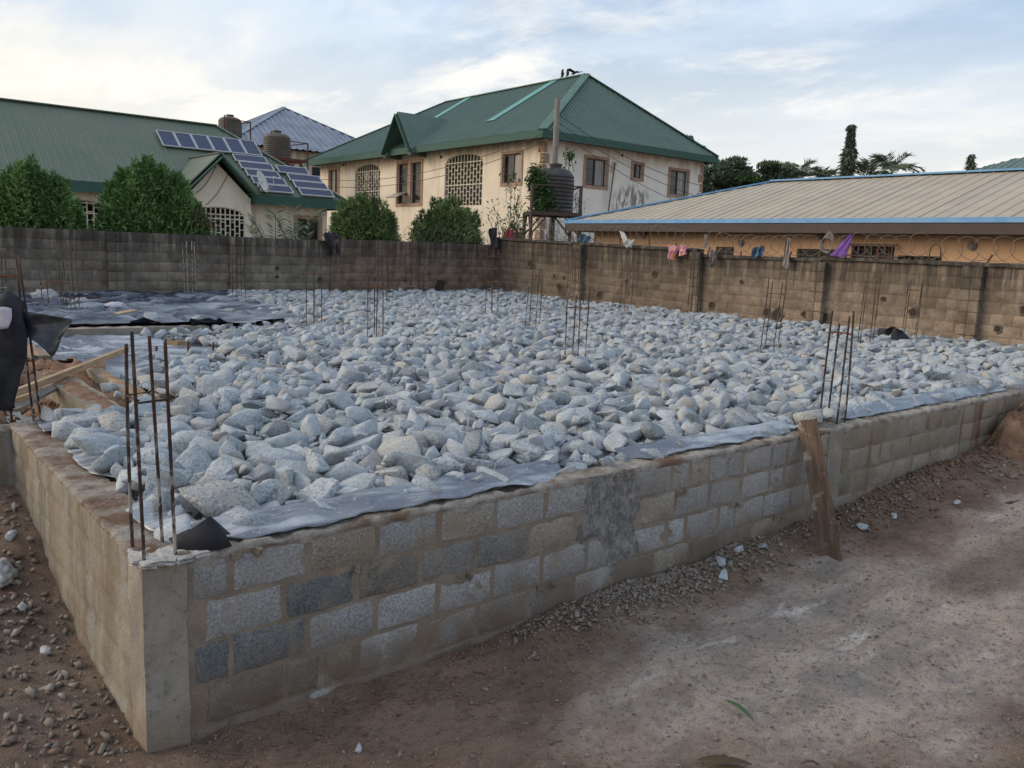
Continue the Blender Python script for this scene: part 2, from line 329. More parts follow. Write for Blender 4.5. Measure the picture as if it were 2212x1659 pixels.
    simple('wire_grey', (.24, .22, .20), (.15, .12, .10), 6, .6, 0, metal=.3)
    simple('aluminium', (.58, .59, .60), (.5, .51, .52), 5, .4, 0, metal=.4)
    simple('tank_plastic', (.036, .034, .035), (.055, .050, .047), 3, .5, .15, 20, .004, spec=.45)
    simple('dusty_tank', (.135, .115, .10), (.10, .088, .078), 3, .6, .15, 20, .004)
    simple('dish_white', (.66, .66, .64), (.56, .56, .54), 5, .4, 0)
    # timber
    t = NT('old_timber')
    c = t.mix(t.mr(t.noise(5, 7, .65, t.obj, stretch=(6, 6, .5)), .34, .66), (.155, .105, .075), (.08, .053, .038))
    c = t.mix(t.mr(t.noise(6, 6, .7, t.obj, off=(3, 1, 2)), .56, .70, 0, .7), c, (.40, .345, .29))
    t.done(c, .9, t.bump(t.noise(14, 6, .65, t.obj, stretch=(7, 7, .5)), .7, .008), 0, .2)
    t = NT('pale_timber')
    c = t.mix(t.mr(t.noise(5, 7, .65, t.obj, stretch=(6, 6, .5)), .34, .66), (.52, .37, .235), (.34, .225, .14))
    t.done(c, .85, t.bump(t.noise(14, 6, .65, t.obj, stretch=(7, 7, .5)), .5, .006), 0, .2)
    t = NT('grey_timber')
    c = t.mix(t.mr(t.noise(5, 7, .65, t.obj, stretch=(6, 6, .4)), .34, .66), (.25, .225, .20), (.15, .135, .12))
    t.done(c, .9, t.bump(t.noise(14, 6, .65, t.obj, stretch=(7, 7, .5)), .5, .006), 0, .2)
    # cloth and plastics
    for nm, a, b in (('black_cloth', (.017, .017, .021), (.032, .032, .038)), ('purple_cloth', (.19, .085, .33), (.13, .06, .24)), ('grey_rag', (.27, .235, .21), (.17, .145, .13)),
                     ('white_rag', (.62, .60, .56), (.45, .43, .40)), ('blue_rag', (.07, .14, .22), (.035, .05, .08)), ('dark_rag', (.030, .028, .036), (.06, .05, .06)), ('red_rag', (.25, .035, .045), (.15, .03, .04)),
                     ('white_plastic', (.42, .42, .43), (.28, .28, .29)), ('jeans', (.055, .09, .16), (.035, .05, .09)), ('lilac_patch', (.58, .53, .60), (.50, .46, .53))):
        simple(nm, a, b, 7, .85, .3, 40, .004, space='pos')
    t = NT('patterned_cloth')
    c = t.mix(t.mr(t.noise(12, 3, .6, t.pos), .45, .55), (.50, .20, .38), (.75, .33, .14)); c = t.mix(t.mr(t.noise(15, 2, .6, t.pos, off=(4, 4, 4)), .58, .64), c, (.70, .66, .70))
    t.done(c, .85, None, 0, .2)
    # leaves
    for nm, a, b, d in (('thuja_leaf', (.11, .21, .06), (.20, .32, .10), (.06, .125, .04)), ('thuja_leaf_dull', (.125, .19, .065), (.20, .27, .10), (.06, .10, .04)),
                        ('tree_leaf', (.11, .16, .10), (.17, .23, .12), (.075, .11, .075)), ('palm_leaf', (.15, .20, .12), (.22, .27, .17), (.09, .13, .08)),  # tree and palm greens lightened, distance haze put into the colour
                        ('ashoka_leaf', (.10, .12, .08), (.14, .16, .10), (.065, .08, .055)), ('vine_leaf', (.050, .10, .030), (.095, .165, .05), (.026, .055, .02)), ('brown_leaf', (.16, .115, .05), (.11, .10, .04), (.08, .055, .03))):
        t = NT(nm); r = t.attr('rnd')['Fac']
        c = t.mix(t.mr(r, 0, .6), d, a); c = t.mix(t.mr(r, .55, 1.0), c, b)
        t.done(c, .6, None, 0, .3)
    simple('bark', (.10, .075, .055), (.06, .045, .035), 8, .95, .8, 30, .02)
    simple('stem_green', (.12, .13, .06), (.08, .08, .05), 8, .9, .3, 40, .005)
make_materials()

# ------------------------------------------------------------------ builders
class MB:
    """collects faces of ONE mesh"""
    def __init__(s): s.v = []; s.f = []
    def add(s, vs, fs):
        k = len(s.v); s.v += [tuple(p) for p in vs]; s.f += [tuple(i + k for i in f) for f in fs]; return s
    def box(s, c, d, rot=None):
        c = Vector(c); hx, hy, hz = d[0] / 2, d[1] / 2, d[2] / 2
        vs = [Vector((x, y, z)) for x in (-hx, hx) for y in (-hy, hy) for z in (-hz, hz)]
        if rot is not None: vs = [rot @ v for v in vs]
        return s.add([c + v for v in vs], [(0, 1, 3, 2), (4, 6, 7, 5), (0, 4, 5, 1), (2, 3, 7, 6), (0, 2, 6, 4), (1, 5, 7, 3)])
    def span(s, a, b): return s.box([(p + q) / 2 for p, q in zip(a, b)], [abs(q - p) for p, q in zip(a, b)])
    def bar(s, p, q, w, h, up=(0, 0, 1)):
        p, q = Vector(p), Vector(q); d = (q - p); L = d.length; d.normalize(); up = Vector(up)
        x = d.cross(up)
        if x.length < 1e-4: x = d.cross(Vector((1, 0, 0)))
        x.normalize(); y = x.cross(d).normalized()
        vs = []
        for e in (p, q):
            for a, b in ((-1, -1), (1, -1), (1, 1), (-1, 1)): vs.append(e + x * a * w / 2 + y * b * h / 2)
        return s.add(vs, [(3, 2, 1, 0), (4, 5, 6, 7), (0, 1, 5, 4), (1, 2, 6, 5), (2, 3, 7, 6), (3, 0, 4, 7)])
    def tube(s, pts, r, n=6, caps=True, closed=False):
        pts = [Vector(p) for p in pts]; rs = r if isinstance(r, (list, tuple)) else [r] * len(pts)
        vs, fs = [], []; m = len(pts); prev = None
        for i, p in enumerate(pts):
            a = pts[(i - 1) % m] if (i > 0 or closed) else p; b = pts[(i + 1) % m] if (i < m - 1 or closed) else p
            d = (b - a).normalized() if (b - a).length > 1e-9 else Vector((0, 0, 1))
            if prev is None:
                x = d.cross(Vector((0, 0, 1)))
                if x.length < .05: x = d.cross(Vector((1, 0, 0)))
            else: x = prev - d * prev.dot(d)
            x.normalize(); prev = x; y = d.cross(x)
            for k in range(n):
                t = 2 * math.pi * k / n; vs.append(p + (x * math.cos(t) + y * math.sin(t)) * rs[i])
        for i in range(m if closed else m - 1):
            j = (i + 1) % m
            for k in range(n): fs.append((i * n + k, i * n + (k + 1) % n, j * n + (k + 1) % n, j * n + k))
        if caps and not closed: fs += [tuple(range(n - 1, -1, -1)), tuple((m - 1) * n + k for k in range(n))]
        return s.add(vs, fs)
    def lathe(s, prof, n=20, c=(0, 0, 0)):
        vs, fs = [], []; c = Vector(c)
        for r, z in prof:
            for k in range(n): t = 2 * math.pi * k / n; vs.append(c + Vector((r * math.cos(t), r * math.sin(t), z)))
        for i in range(len(prof) - 1):
            for k in range(n): fs.append((i * n + k, i * n + (k + 1) % n, (i + 1) * n + (k + 1) % n, (i + 1) * n + k))
        fs += [tuple(range(n - 1, -1, -1)), tuple((len(prof) - 1) * n + k for k in range(n))]
        return s.add(vs, fs)
    def mesh(s, name, smooth=False, sharp=None):
        me = bpy.data.meshes.new(name); me.from_pydata(s.v, [], s.f); me.update()
        if smooth: me.shade_smooth()
        if sharp: me.shade_smooth(); me.set_sharp_from_angle(angle=R(sharp))
        return me
    def build(s, name, mat, parent=None, smooth=False, sharp=None, **kw):
        return link(name, s.mesh(name, smooth, sharp), mat, parent, **kw)

MW = {}
def link(name, me, mat, parent=None, loc=None, rot=None, label=None, cat=None, group=None, kind=None, color=None, scale=None):
    o = bpy.data.objects.new(name, me); COL.objects.link(o)
    if mat is not None and not me.materials: me.materials.append(MATS[mat])
    if loc is not None: o.location = loc
    if rot is not None: o.rotation_euler = rot
    MW[o.name] = Matrix.LocRotScale(o.location, o.rotation_euler, scale)
    if scale is not None: o.scale = scale
    if parent is not None:
        o.parent = parent; o.matrix_parent_inverse = MW[parent.name].inverted()
    tag(o, label, cat, group, kind)
    if color: o.color = tuple(color) + (1,)
    return o
def tag(o, label=None, cat=None, group=None, kind=None):
    if label: o['label'] = label
    if cat: o['category'] = cat
    if group: o['group'] = group
    if kind: o['kind'] = kind
    return o
def thing(name, label, cat, loc, group=None):
    e = bpy.data.objects.new(name, None); COL.objects.link(e); e.location = loc; e.empty_display_size = .3
    MW[e.name] = Matrix.Translation(loc)
    return tag(e, label, cat, group)
def fbm(x, y, z=0.0, o=4):
    return noise.fractal(Vector((x, y, z)), 1.0, 2.0, o)
def lerp(a, b, t): return a + (b - a) * t
def sst(a, b, x):
    t = min(1, max(0, (x - a) / (b - a))); return t * t * (3 - 2 * t)

# ------------------------------------------------------------------ ground
BX, BY = 18.2, 21.05            # inner faces of the compound walls
SLOPE = 0.035                   # the front foundation wall runs slightly off the X axis
def fy(x): return SLOPE * x
def ground_h(x, y):
    # yard in front and to the left of the foundation
    h = -1.06 + .05 * fbm(x * .8, y * .8, 1.0) + .022 * fbm(x * 4, y * 4, 5.0) + .012 * fbm(x * 13, y * 13, 2.0) + .016 * fbm(x * .7 + .3 * y, y * 4.5 - x * .5, 8.0)
    h += .10 * sst(5.0, 6.6, x) + .16 * sst(6.6, 9.6, x)
    d = fy(x) - y                                     # distance in front of the wall
    if x > 0: h += .09 * sst(.7, 0, d) * sst(2.2, 3.4, x) * sst(7.0, 5.6, x)       # gravel bank against the wall
    if x > 5: h += (.10 * sst(1.2, 0, d) * sst(6.8, 8.2, x))
    if x < 1: h += .52 * sst(1.2, 4.2, y) * sst(.6, 0, x)
    h += .28 * sst(10.0, 12.5, x)
    # inside the foundation and beyond the compound walls
    ins = sst(.05, .2, x) * sst(.05, .2, y - fy(x)) * sst(0, .1, BX - x)
    h = lerp(h, -.42, ins)
    out = max(sst(BX + .1, BX + .3, x), sst(BY + .1, BY + .3, y))
    if y > 4.3 and x < .1: h = lerp(h, -.25, sst(4.3, 5.0, y))
    return lerp(h, .35, out)
def axis(segs):
    r = []
    for a, b, st in segs: r += list(np.arange(a, b, st))
    return r + [segs[-1][1]]
xs = axis([(-600, -60, 60), (-60, -6, 6), (-6, -2, .4), (-2, 9, .04), (9, 14, .1), (14, 24, .5), (24, 90, 6), (90, 700, 61)])
ys = axis([(-300, -20, 40), (-20, -5, 2), (-5, -3.4, .2), (-3.4, .7, .035), (.7, 5, .12), (5, 24, .5), (24, 90, 6), (90, 700, 61)])
gv = [(x, y, ground_h(x, y)) for y in ys for x in xs]; nx = len(xs)
gf = [(j * nx + i, j * nx + i + 1, (j + 1) * nx + i + 1, (j + 1) * nx + i) for j in range(len(ys) - 1) for i in range(nx - 1)]
g = MB().add(gv, gf).build('ground', 'site_ground', smooth=True, kind='structure')

# ------------------------------------------------------------------ block shapes
def block_mesh(w, h, d, seed, jit=.006, inset=.012, per=6):
    """masonry unit: uneven outline, worn front arris; local x along the wall, y=0 front (towards -y), z up, centred in x,z"""
    rr = random.Random(seed); pts = []
    cs = [(-w / 2, -h / 2), (w / 2, -h / 2), (w / 2, h / 2), (-w / 2, h / 2)]
    for k in range(4):
        (ax, az), (bx, bz) = cs[k], cs[(k + 1) % 4]; n = per if k % 2 == 0 else max(2, per // 2)
        for i in range(n):
            t = i / n; j = jit * (1.6 if i == 0 else 1.0); pts.append((lerp(ax, bx, t) + rr.uniform(-j, j), lerp(az, bz, t) + rr.uniform(-j, j)))
    n = len(pts); m = MB()
    ring1 = [(x * (1 - inset * 2 / w), 0 + rr.uniform(0, .003), z * (1 - inset * 2 / h)) for x, z in pts]
    ring2 = [(x, inset * .8, z) for x, z in pts]; ring3 = [(x, d, z) for x, z in pts]
    m.add(ring1 + ring2 + ring3, [tuple(range(n))] + [(k + n, (k + 1) % n + n, (k + 1) % n, k) for k in range(n)] + [(k + 2 * n, (k + 1) % n + 2 * n, (k + 1) % n + n, k + n) for k in range(n)])
    return m.mesh('block', sharp=35)
BLK = {}
def block_variant(w, h, d, jit, key):
    k = (round(w, 2), h, d, jit, key)
    if k not in BLK: BLK[k] = block_mesh(round(w, 2), h, d, hash(k) & 0xffff, jit)
    return BLK[k]

# ------------------------------------------------------------------ foundation
FX1 = 13.4
ang = math.atan(SLOPE)
U = Vector((math.cos(ang), math.sin(ang), 0)); Vn = Vector((-math.sin(ang), math.cos(ang), 0))
def fw(u, v, z): return U * u + Vn * v + Vector((0, 0, z))
fwall = thing('foundation_wall', 'low front foundation wall of grey sandcrete blocks with brown mortar', 'wall', (0, 0, -1.1))
m = MB()
nseg = 90                                             # mortar body with a slightly uneven face
def mface(u, z): return -.002 + .007 * fbm(u * 5, z * 5, 3.3) 
rows = [0.0, -.06, -.125, -.25, -.375, -.5, -.625, -.75, -.875, -1.0, -1.3]
vs = [fw(u, mface(u, z), z) for z in rows for u in np.linspace(0.2, FX1, nseg)]
fs = [(j * nseg + i, (j + 1) * nseg + i, (j + 1) * nseg + i + 1, j * nseg + i + 1) for j in range(len(rows) - 1) for i in range(nseg - 1)]
m.add(vs, fs)
m.add([fw(.2, .005, 0), fw(FX1, .005, 0), fw(FX1, .30, 0), fw(.2, .30, 0), fw(.2, .30, -1.2), fw(FX1, .30, -1.2), fw(FX1, .0, -1.2)], [(0, 1, 2, 3), (3, 2, 5, 4), (1, 6, 5, 2)])
m.build('mortar', 'mortar', fwall, smooth=True)
TONES = [(.37, .372, .368), (.345, .348, .346), (.325, .325, .32), (.39, .39, .385), (.30, .295, .285)]
DARK = [(.15, .16, .165), (.18, .185, .187), (.215, .212, .205)]
rb = random.Random(3)
SPECIAL = {(1, .86): DARK[0], (1, 1.35): DARK[1], (2, .55): DARK[0], (1, 1.85): DARK[2], (1, 2.3): DARK[2]}
for c in range(5):
    zc = -.025 - .1125 - c * .25
    u = .255 if c % 2 == 0 else .33
    first = True
    while u < FX1 - .1:
        L_ = .45
        if first and c % 2 == 0: L_ = .20
        elif rb.random() < .10 + .15 * (u > 4): L_ = .22
        elif 4 < u < 7 and c < 1: L_ = rb.choice([.2, .25, .45])
        first = False
        if u + L_ > FX1: break
        gap = rb.uniform(.022, .045)
        mid = u + L_ / 2
        if 6.88 < mid < 7.22: u += .3; continue                                     # cast column
        tone = rb.choice(TONES)
        for (cc, uu), tn in SPECIAL.items():
            if cc == c and abs(uu - mid) < .24: tone = tn
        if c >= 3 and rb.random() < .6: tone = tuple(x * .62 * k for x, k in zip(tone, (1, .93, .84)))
        elif rb.random() < .06: tone = rb.choice(DARK)
        if u > 7.2: tone = tuple(x * k for x, k in zip(tone, (.95, .84, .70)))
        elif rb.random() < .25: tone = tuple(x * k for x, k in zip(tone, (1.0, .9, .78)))
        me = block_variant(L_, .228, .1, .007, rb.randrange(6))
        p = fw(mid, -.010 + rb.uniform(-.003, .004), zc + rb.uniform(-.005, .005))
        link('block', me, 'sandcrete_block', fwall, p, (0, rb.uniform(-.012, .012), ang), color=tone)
        u += L_ + gap
# cast corner column, the column beside the leaning plank, and the slurry spilled over the middle column
def lumpy_box(a, b, nx_, ny_, nz_, amp, fr, seed):
    """box with fractal relief, spans a..b in wall coordinates"""
    bm = bmesh.new(); bmesh.ops.create_cube(bm, size=1.0)
    bmesh.ops.subdivide_edges(bm, edges=bm.edges[:], cuts=max(nx_, ny_, nz_), use_grid_fill=True)
    me = bpy.data.meshes.new('x')
    for v in bm.verts:
        q = Vector([lerp(a[i], b[i], v.co[i] + .5) for i in range(3)])
        n_ = Vector(v.co).normalized(); q += n_ * amp * fbm(q.x * fr, q.y * fr, q.z * fr + seed)
        v.co = fw(*q)
    bm.to_mesh(me); bm.free(); me.shade_smooth(); me.set_sharp_from_angle(angle=R(50)); return me
link('corner_column', lumpy_box((-.012, -.012, -1.2), (.225, .23, .006), 10, 10, 10, .010, 7, 2.0), 'cast_concrete', fwall)
link('cast_column', lumpy_box((6.92, -.016, -1.2), (7.20, .25, .0), 10, 10, 10, .010, 6, 5.0), 'cast_concrete', fwall)
# slurry: a thin irregular skin running down the wall
m = MB(); nu, nz2 = 34, 30
for j in range(nz2 + 1):
    for i in range(nu + 1):
        u = lerp(3.12, 4.02, i / nu); z = lerp(.012, -.86, j / nz2)
        edge = min(u - 3.12, 4.02 - u) / .25
        reach = -.42 - .34 * (.5 + fbm(u * 4, 0, 7.7)) - .12 * sst(3.4, 3.7, u)
        lift = sst(0, 1, edge + .7 * fbm(u * 6, z * 5, 1.2)) * sst(-.10, .06, z - reach)
        m.v.append(tuple(fw(u, .004 - (.020 + .010 * fbm(u * 14, z * 14, 2.2)) * lift, z)))
m.f = [(j * (nu + 1) + i, (j + 1) * (nu + 1) + i, (j + 1) * (nu + 1) + i + 1, j * (nu + 1) + i + 1) for j in range(nz2) for i in range(nu)]
m.build('spilled_slurry', 'rough_concrete', fwall, smooth=True, label='rough dark slurry spilled down the wall below its middle column')
# rough crust of concrete along the top
def crust(name, parent, P, L0, L1, w, mat, amp=.024, drop=.07, step=.04):
    m = MB(); us = np.arange(L0, L1 + step, step); vs_ = [-.012, -.016, .0, .035, .09, .15, .21, w]
    for u in us:
        for k, v in enumerate(vs_):
            z = .006 + amp * (.4 + fbm(u * 7, v * 7, 4.0)) + .01 * fbm(u * 25, v * 25, 1)
            vv = v + .010 * fbm(u * 8, v * 5, 9.0)
            if k == 0: z = -drop * (.55 + .9 * max(-.5, fbm(u * 5, 2, 6.0))); vv = -.004
            elif k == 1: z = -.008
            m.v.append(tuple(P(u, vv, z)))
    n = len(vs_); m.f = [(i * n + k, (i + 1) * n + k, (i + 1) * n + k + 1, i * n + k + 1) for i in range(len(us) - 1) for k in range(n - 1)]
    return m.build(name, mat, parent, smooth=True)
crust('concrete_crust', fwall, fw, 0.0, FX1, .31, 'crust_concrete')
for k_, (x_, y_, r_) in enumerate([(.05, .03, .05), (.12, .015, .045), (.19, .02, .05), (.02, .10, .05), (.25, .05, .04), (.14, .10, .06), (.03, .19, .045), (.22, .14, .05), (.30, .03, .035)]):
    link('concrete_lump', lumpy_box((-1, -1, -1), (1, 1, 1), 5, 5, 5, .45, 1.3, k_), 'white_concrete', fwall, (x_, y_, .010), (0, 0, k_), scale=(r_ * 1.15, r_ * 1.15, .008 + .14 * r_))
# left side wall, coated with slurry
lwall = thing('foundation_side_wall', 'tan slurry-coated side foundation wall running back from the near corner', 'wall', (.1, 2.1, -1.1))
def lw(u, v, z): return Vector((v, u, z))
m = MB(); un, zn = 110, 32
for j in range(zn + 1):
    for i in range(un + 1):
        u = lerp(.21, 4.15, i / un); z = lerp(0, -1.25, j / zn)
        m.v.append(tuple(lw(u, -.004 + .014 * fbm(u * 3, z * 3, 8.0) + (.012 if (abs((z % .25) - .02) < .03 or abs(((u + (.24 if int(-z / .25) % 2 else 0)) % .48) - .02) < .03) else 0), z)))
m.f = [(j * (un + 1) + i, j * (un + 1) + i + 1, (j + 1) * (un + 1) + i + 1, (j + 1) * (un + 1) + i) for j in range(zn) for i in range(un)]
m.add([lw(.21, 0, 0), lw(4.15, 0, 0), lw(4.15, .24, 0), lw(.21, .24, 0), lw(4.15, 0, -1.25), lw(4.15, .24, -1.25), lw(.21, .24, -1.25)], [(0, 3, 2, 1), (1, 2, 5, 4), (2, 3, 6, 5)])
m.build('wall_body', 'slurry_wall', lwall, sharp=60)
for k_ in range(16):
    u_, c_ = .5 + .79 * k_ % 6.2, k_ % 4
    link('mortar_dab', lumpy_box((-1, -1, -1), (1, 1, 1), 4, 4, 4, .5, 1.2, k_ * 3.1), 'mortar', fwall, fw(u_, -.004, -.012 - .25 * c_ - .02), (0, 0, k_), scale=(.03 + .012 * (k_ % 3), .016, .022))
crust('concrete_crust', lwall, lw, .2, 4.2, .27, 'crust_concrete', .02, .04)
# walls of the inner rooms that still show on the left
def plain_wall(name, label, a, b, mat, top=None, crustmat='crust_concrete'):
    a, b = Vector(a), Vector(b)
    t_ = thing(name, label, 'wall', ((a.x + b.x) / 2, (a.y + b.y) / 2, min(a.z, b.z)))
    bm = bmesh.new(); bmesh.ops.create_cube(bm, size=1.0); bmesh.ops.subdivide_edges(bm, edges=bm.edges[:], cuts=12, use_grid_fill=True)
    for v in bm.verts:
        q = Vector([lerp(a[i], b[i], v.co[i] + .5) for i in range(3)]); n_ = Vector(v.co).normalized()
        v.co = q + n_ * .03 * fbm(q.x * 3, q.y * 3, q.z * 3 + 2)
    me = bpy.data.meshes.new(name); bm.to_mesh(me); bm.free(); me.shade_smooth(); me.set_sharp_from_angle(angle=R(55))
    link('wall_body', me, mat, t_)
    d = b - a
    m = MB(); na, nb = max(3, int(abs(d.x) / .07)), max(3, int(abs(d.y) / .07))
    for j in range(nb + 1):
        for i in range(na + 1):
            x, y = lerp(a.x, b.x, i / na), lerp(a.y, b.y, j / nb); e = min(i, j, na - i, nb - j) == 0
            m.v.append((x, y, b.z - .015 if e else b.z + .012 + .03 * fbm(x * 6, y * 6, 3)))
    m.f = [(j * (na + 1) + i, j * (na + 1) + i + 1, (j + 1) * (na + 1) + i + 1, (j + 1) * (na + 1) + i) for j in range(nb) for i in range(na)]
    m.build('earth_cap', crustmat, t_, smooth=True)
    return t_
plain_wall('cross_wall', 'short cross wall with plastic edge behind the near stone bay', (.24, 4.10, -1.0), (1.62, 4.36, -.01), 'slurry_wall')
plain_wall('dwarf_wall', 'low earth-topped dwarf wall on the left beyond the cross wall', (.80, 4.37, -.75), (1.12, 7.75, -.03), 'slurry_wall', crustmat='red_soil')
plain_wall('dwarf_wall', 'low dwarf wall between the red earth and the stones', (1.40, 4.37, -.75), (1.60, 8.4, -.04), 'slurry_wall', crustmat='tan_soil')
plain_wall('strip_beam', 'grey concrete strip beam below the black sheeting at the back left', (1.2, 12.30, -.7), (4.62, 12.56, .05), 'cast_concrete')
plain_wall('side_strip_wall', 'tan strip wall running away at the far left', (.95, 8.9, -.7), (1.22, 12.6, .02), 'slurry_wall', crustmat='tan_soil')
plain_wall('return_wall', 'foundation wall turning off to the left behind the near bay', (-2.2, 4.16, -.9), (.02, 4.42, -.04), 'slurry_wall')
# red earth between the dwarf walls
m = MB(); xs_, ys_ = np.linspace(-1.4, 1.75, 46), np.linspace(4.3, 13.0, 110)
for y in ys_:
    for x in xs_:
        z = -.30 + .10 * fbm(x * 2.2, y * 2.2, 4) + .05 * fbm(x * 7, y * 7, 2) + .20 * sst(7.0, 8.6, y) - .20 * sst(1.0, .4, abs(x - .45) + abs(y - 5.4) * .5)
        if 1.1 < x < 1.45 and y < 8.3: z += .14
        m.v.append((x, y, z))
m.f = [(j * 46 + i, j * 46 + i + 1, (j + 1) * 46 + i + 1, (j + 1) * 46 + i) for j in range(109) for i in range(45)]
m.build('earth_fill', 'red_soil', smooth=True, kind='structure')
# bank of dug earth at the right end of the front wall
def mound(name, label, c, r, h, mat, seed, nn=52, rug=.5, cat='earth mound'):
    m = MB(); 
    for j in range(nn + 1):
        for i in range(nn + 1):
            x, y = 2 * i / nn - 1, 2 * j / nn - 1; d = math.hypot(x, y)
            z = h * sst(1.0, .25, d) * (1 + rug * fbm(x * 2.2 + seed, y * 2.2, seed)) + .14 * h * fbm(x * 6, y * 6, seed) + .05 * h * fbm(x * 19, y * 19, seed) - .10 * (d > .98)
            m.v.append((c[0] + x * r[0], c[1] + y * r[1], c[2] + z))
    m.f = [(j * (nn + 1) + i, j * (nn + 1) + i + 1, (j + 1) * (nn + 1) + i + 1, (j + 1) * (nn + 1) + i) for j in range(nn) for i in range(nn)]
    o = m.build(name, mat, smooth=True); return tag(o, label, cat)
mound('earth_mound', 'brown earth bank heaped against the right end of the front wall', (12.0, -.12, -.80), (1.75, .85, .70), .80, 'red_soil', 3.3)
mound('earth_mound', 'ochre clay lump on the bank at the right edge', (11.85, -.25, -.28), (.55, .42, .4), .30, 'tan_soil', 8.1)
mound('earth_mound', 'tan clay bank at the left edge below the black garment', (-.32, 4.7, -.35), (.5, .5, .4), .42, 'tan_soil', 5.5)

# ------------------------------------------------------------------ rocks
def rock_mesh(seed, n=15, bev=.06, flat=.68):
    rr = random.Random(seed); bm = bmesh.new()
    ex = (1.0, rr.uniform(.62, .95), rr.uniform(flat - .12, flat + .14))
    for k in range(n):
        v = Vector((rr.gauss(0, 1), rr.gauss(0, 1), rr.gauss(0, 1))); v /= (abs(v.x) ** 3.2 + abs(v.y) ** 3.2 + abs(v.z) ** 3.2) ** (1 / 3.2); v *= rr.uniform(.74, 1.0)
        bm.verts.new((v.x * ex[0], v.y * ex[1], v.z * ex[2]))
    r = bmesh.ops.convex_hull(bm, input=bm.verts[:])
    bmesh.ops.delete(bm, geom=[v for v in bm.verts if not v.link_faces], context='VERTS')
    bmesh.ops.dissolve_limit(bm, angle_limit=R(16), verts=bm.verts[:], edges=bm.edges[:])
    if bev: bmesh.ops.bevel(bm, geom=bm.edges[:] + bm.verts[:], offset=bev, segments=1, profile=.6, affect='EDGES', clamp_overlap=True)
    bmesh.ops.triangulate(bm, faces=bm.faces[:])
    me = bpy.data.meshes.new('stone'); bm.to_mesh(me); bm.free(); me.shade_smooth(); me.set_sharp_from_angle(angle=R(38)); return me
ROCKS = [rock_mesh(100 + k, random.Random(k).choice([11, 13, 15, 18])) for k in range(22)]
def tri_data(me):
    v = np.empty(len(me.vertices) * 3, np.float32); me.vertices.foreach_get('co', v)
    f = np.empty(len(me.loops), np.int32); me.loops.foreach_get('vertex_index', f)
    return v.reshape(-1, 3), f.reshape(-1, 3)
def rotm(e):
    return np.array(Matrix.Rotation(e[2], 3, 'Z') @ Matrix.Rotation(e[1], 3, 'Y') @ Matrix.Rotation(e[0], 3, 'X'))
def merged(name, items, data, mat, sharp=38, **kw):
    """items: (variant, pos, euler, scale3, rnd) -> one mesh object with a per-face 'rnd'"""
    vs, fs, rn, k = [], [], [], 0
    for vi, p, e, s, r in items:
        v, f = data[vi]; vs.append((v * np.asarray(s, np.float32)) @ rotm(e).T.astype(np.float32) + np.asarray(p, np.float32)); fs.append(f + k); k += len(v); rn.append(np.full(len(f), r, np.float32))
    return raw_mesh(name, np.concatenate(vs), np.concatenate(fs), np.concatenate(rn), mat, sharp, **kw)
def raw_mesh(name, v, f, rn, mat, sharp=None, **kw):
    me = bpy.data.meshes.new(name); n, k = f.shape
    me.vertices.add(len(v)); me.vertices.foreach_set('co', np.ascontiguousarray(v, np.float32).ravel())
    me.loops.add(n * k); me.loops.foreach_set('vertex_index', np.ascontiguousarray(f, np.int32).ravel())
    me.polygons.add(n); me.polygons.foreach_set('loop_start', np.arange(0, n * k, k, dtype=np.int32)); me.update(calc_edges=True)
    a = me.attributes.new('rnd', 'FLOAT', 'FACE'); a.data.foreach_set('value', rn.astype(np.float32))
    if sharp: me.shade_smooth(); me.set_sharp_from_angle(angle=R(sharp))
    return link(name, me, mat, **kw)
RD = [tri_data(m_) for m_ in ROCKS]
def inpoly(x, y, P):
    c = False; n = len(P)
    for i in range(n):
        (ax, ay), (bx, by) = P[i], P[i - 1]
        if (ay > y) != (by > y) and x < (bx - ax) * (y - ay) / (by - ay) + ax: c = not c
    return c
SHEET_A = [(.2, 12.5), (5.2, 12.45), (6.45, 12.85), (6.75, 15.0), (7.15, 17.0), (7.6, 19.2), (8.2, 21.05), (.2, 21.05)]
SHEET_B = [(1.0, 12.3), (3.3, 12.2), (4.3, 10.6), (3.75, 8.9), (2.55, 8.0), (1.85, 6.9), (1.3, 6.4), (1.0, 9.0)]
def rocky(x, y):
    v = y - fy(x)
    if v < .23 or y > BY - .12 or x > BX - .12: return False
    if x < .30: return False
    if y > 4.0 and x < 1.66: return False
    if inpoly(x, y, SHEET_A) or inpoly(x, y, SHEET_B): return False
    if 12.1 < y < 12.5 and x < 4.75: return False
    return True
def rock_level(x, y):
    z = .02 + .05 * fbm(x * .7, y * .7, 2.2) + .02 * sst(4, 12, y)
    z += .06 * sst(.3, 1.2, y - fy(x)) 
    z -= .16 * sst(5.2, 2.2, x) * sst(4.6, 6.5, y) * sst(12.5, 11.5, y)
    z -= .13 * sst(7.6, 5.6, x) * sst(8.0, 10.5, y) * sst(13.4, 12.7, y)
    z += .07 * sst(16, 20, y) + .05 * sst(15.5, 17.5, x)
    return z
cell = .25; gridd = {}
def near(x, y, r, k):
    i, j = int(x / cell), int(y / cell)
    for a in range(i - 2, i + 3):
        for b in range(j - 2, j + 3):
            for (px, py, pr_) in gridd.get((a, b), ()):
                if (px - x) ** 2 + (py - y) ** 2 < (k * (r + pr_)) ** 2: return True
    return False
rr = random.Random(11); stones = []
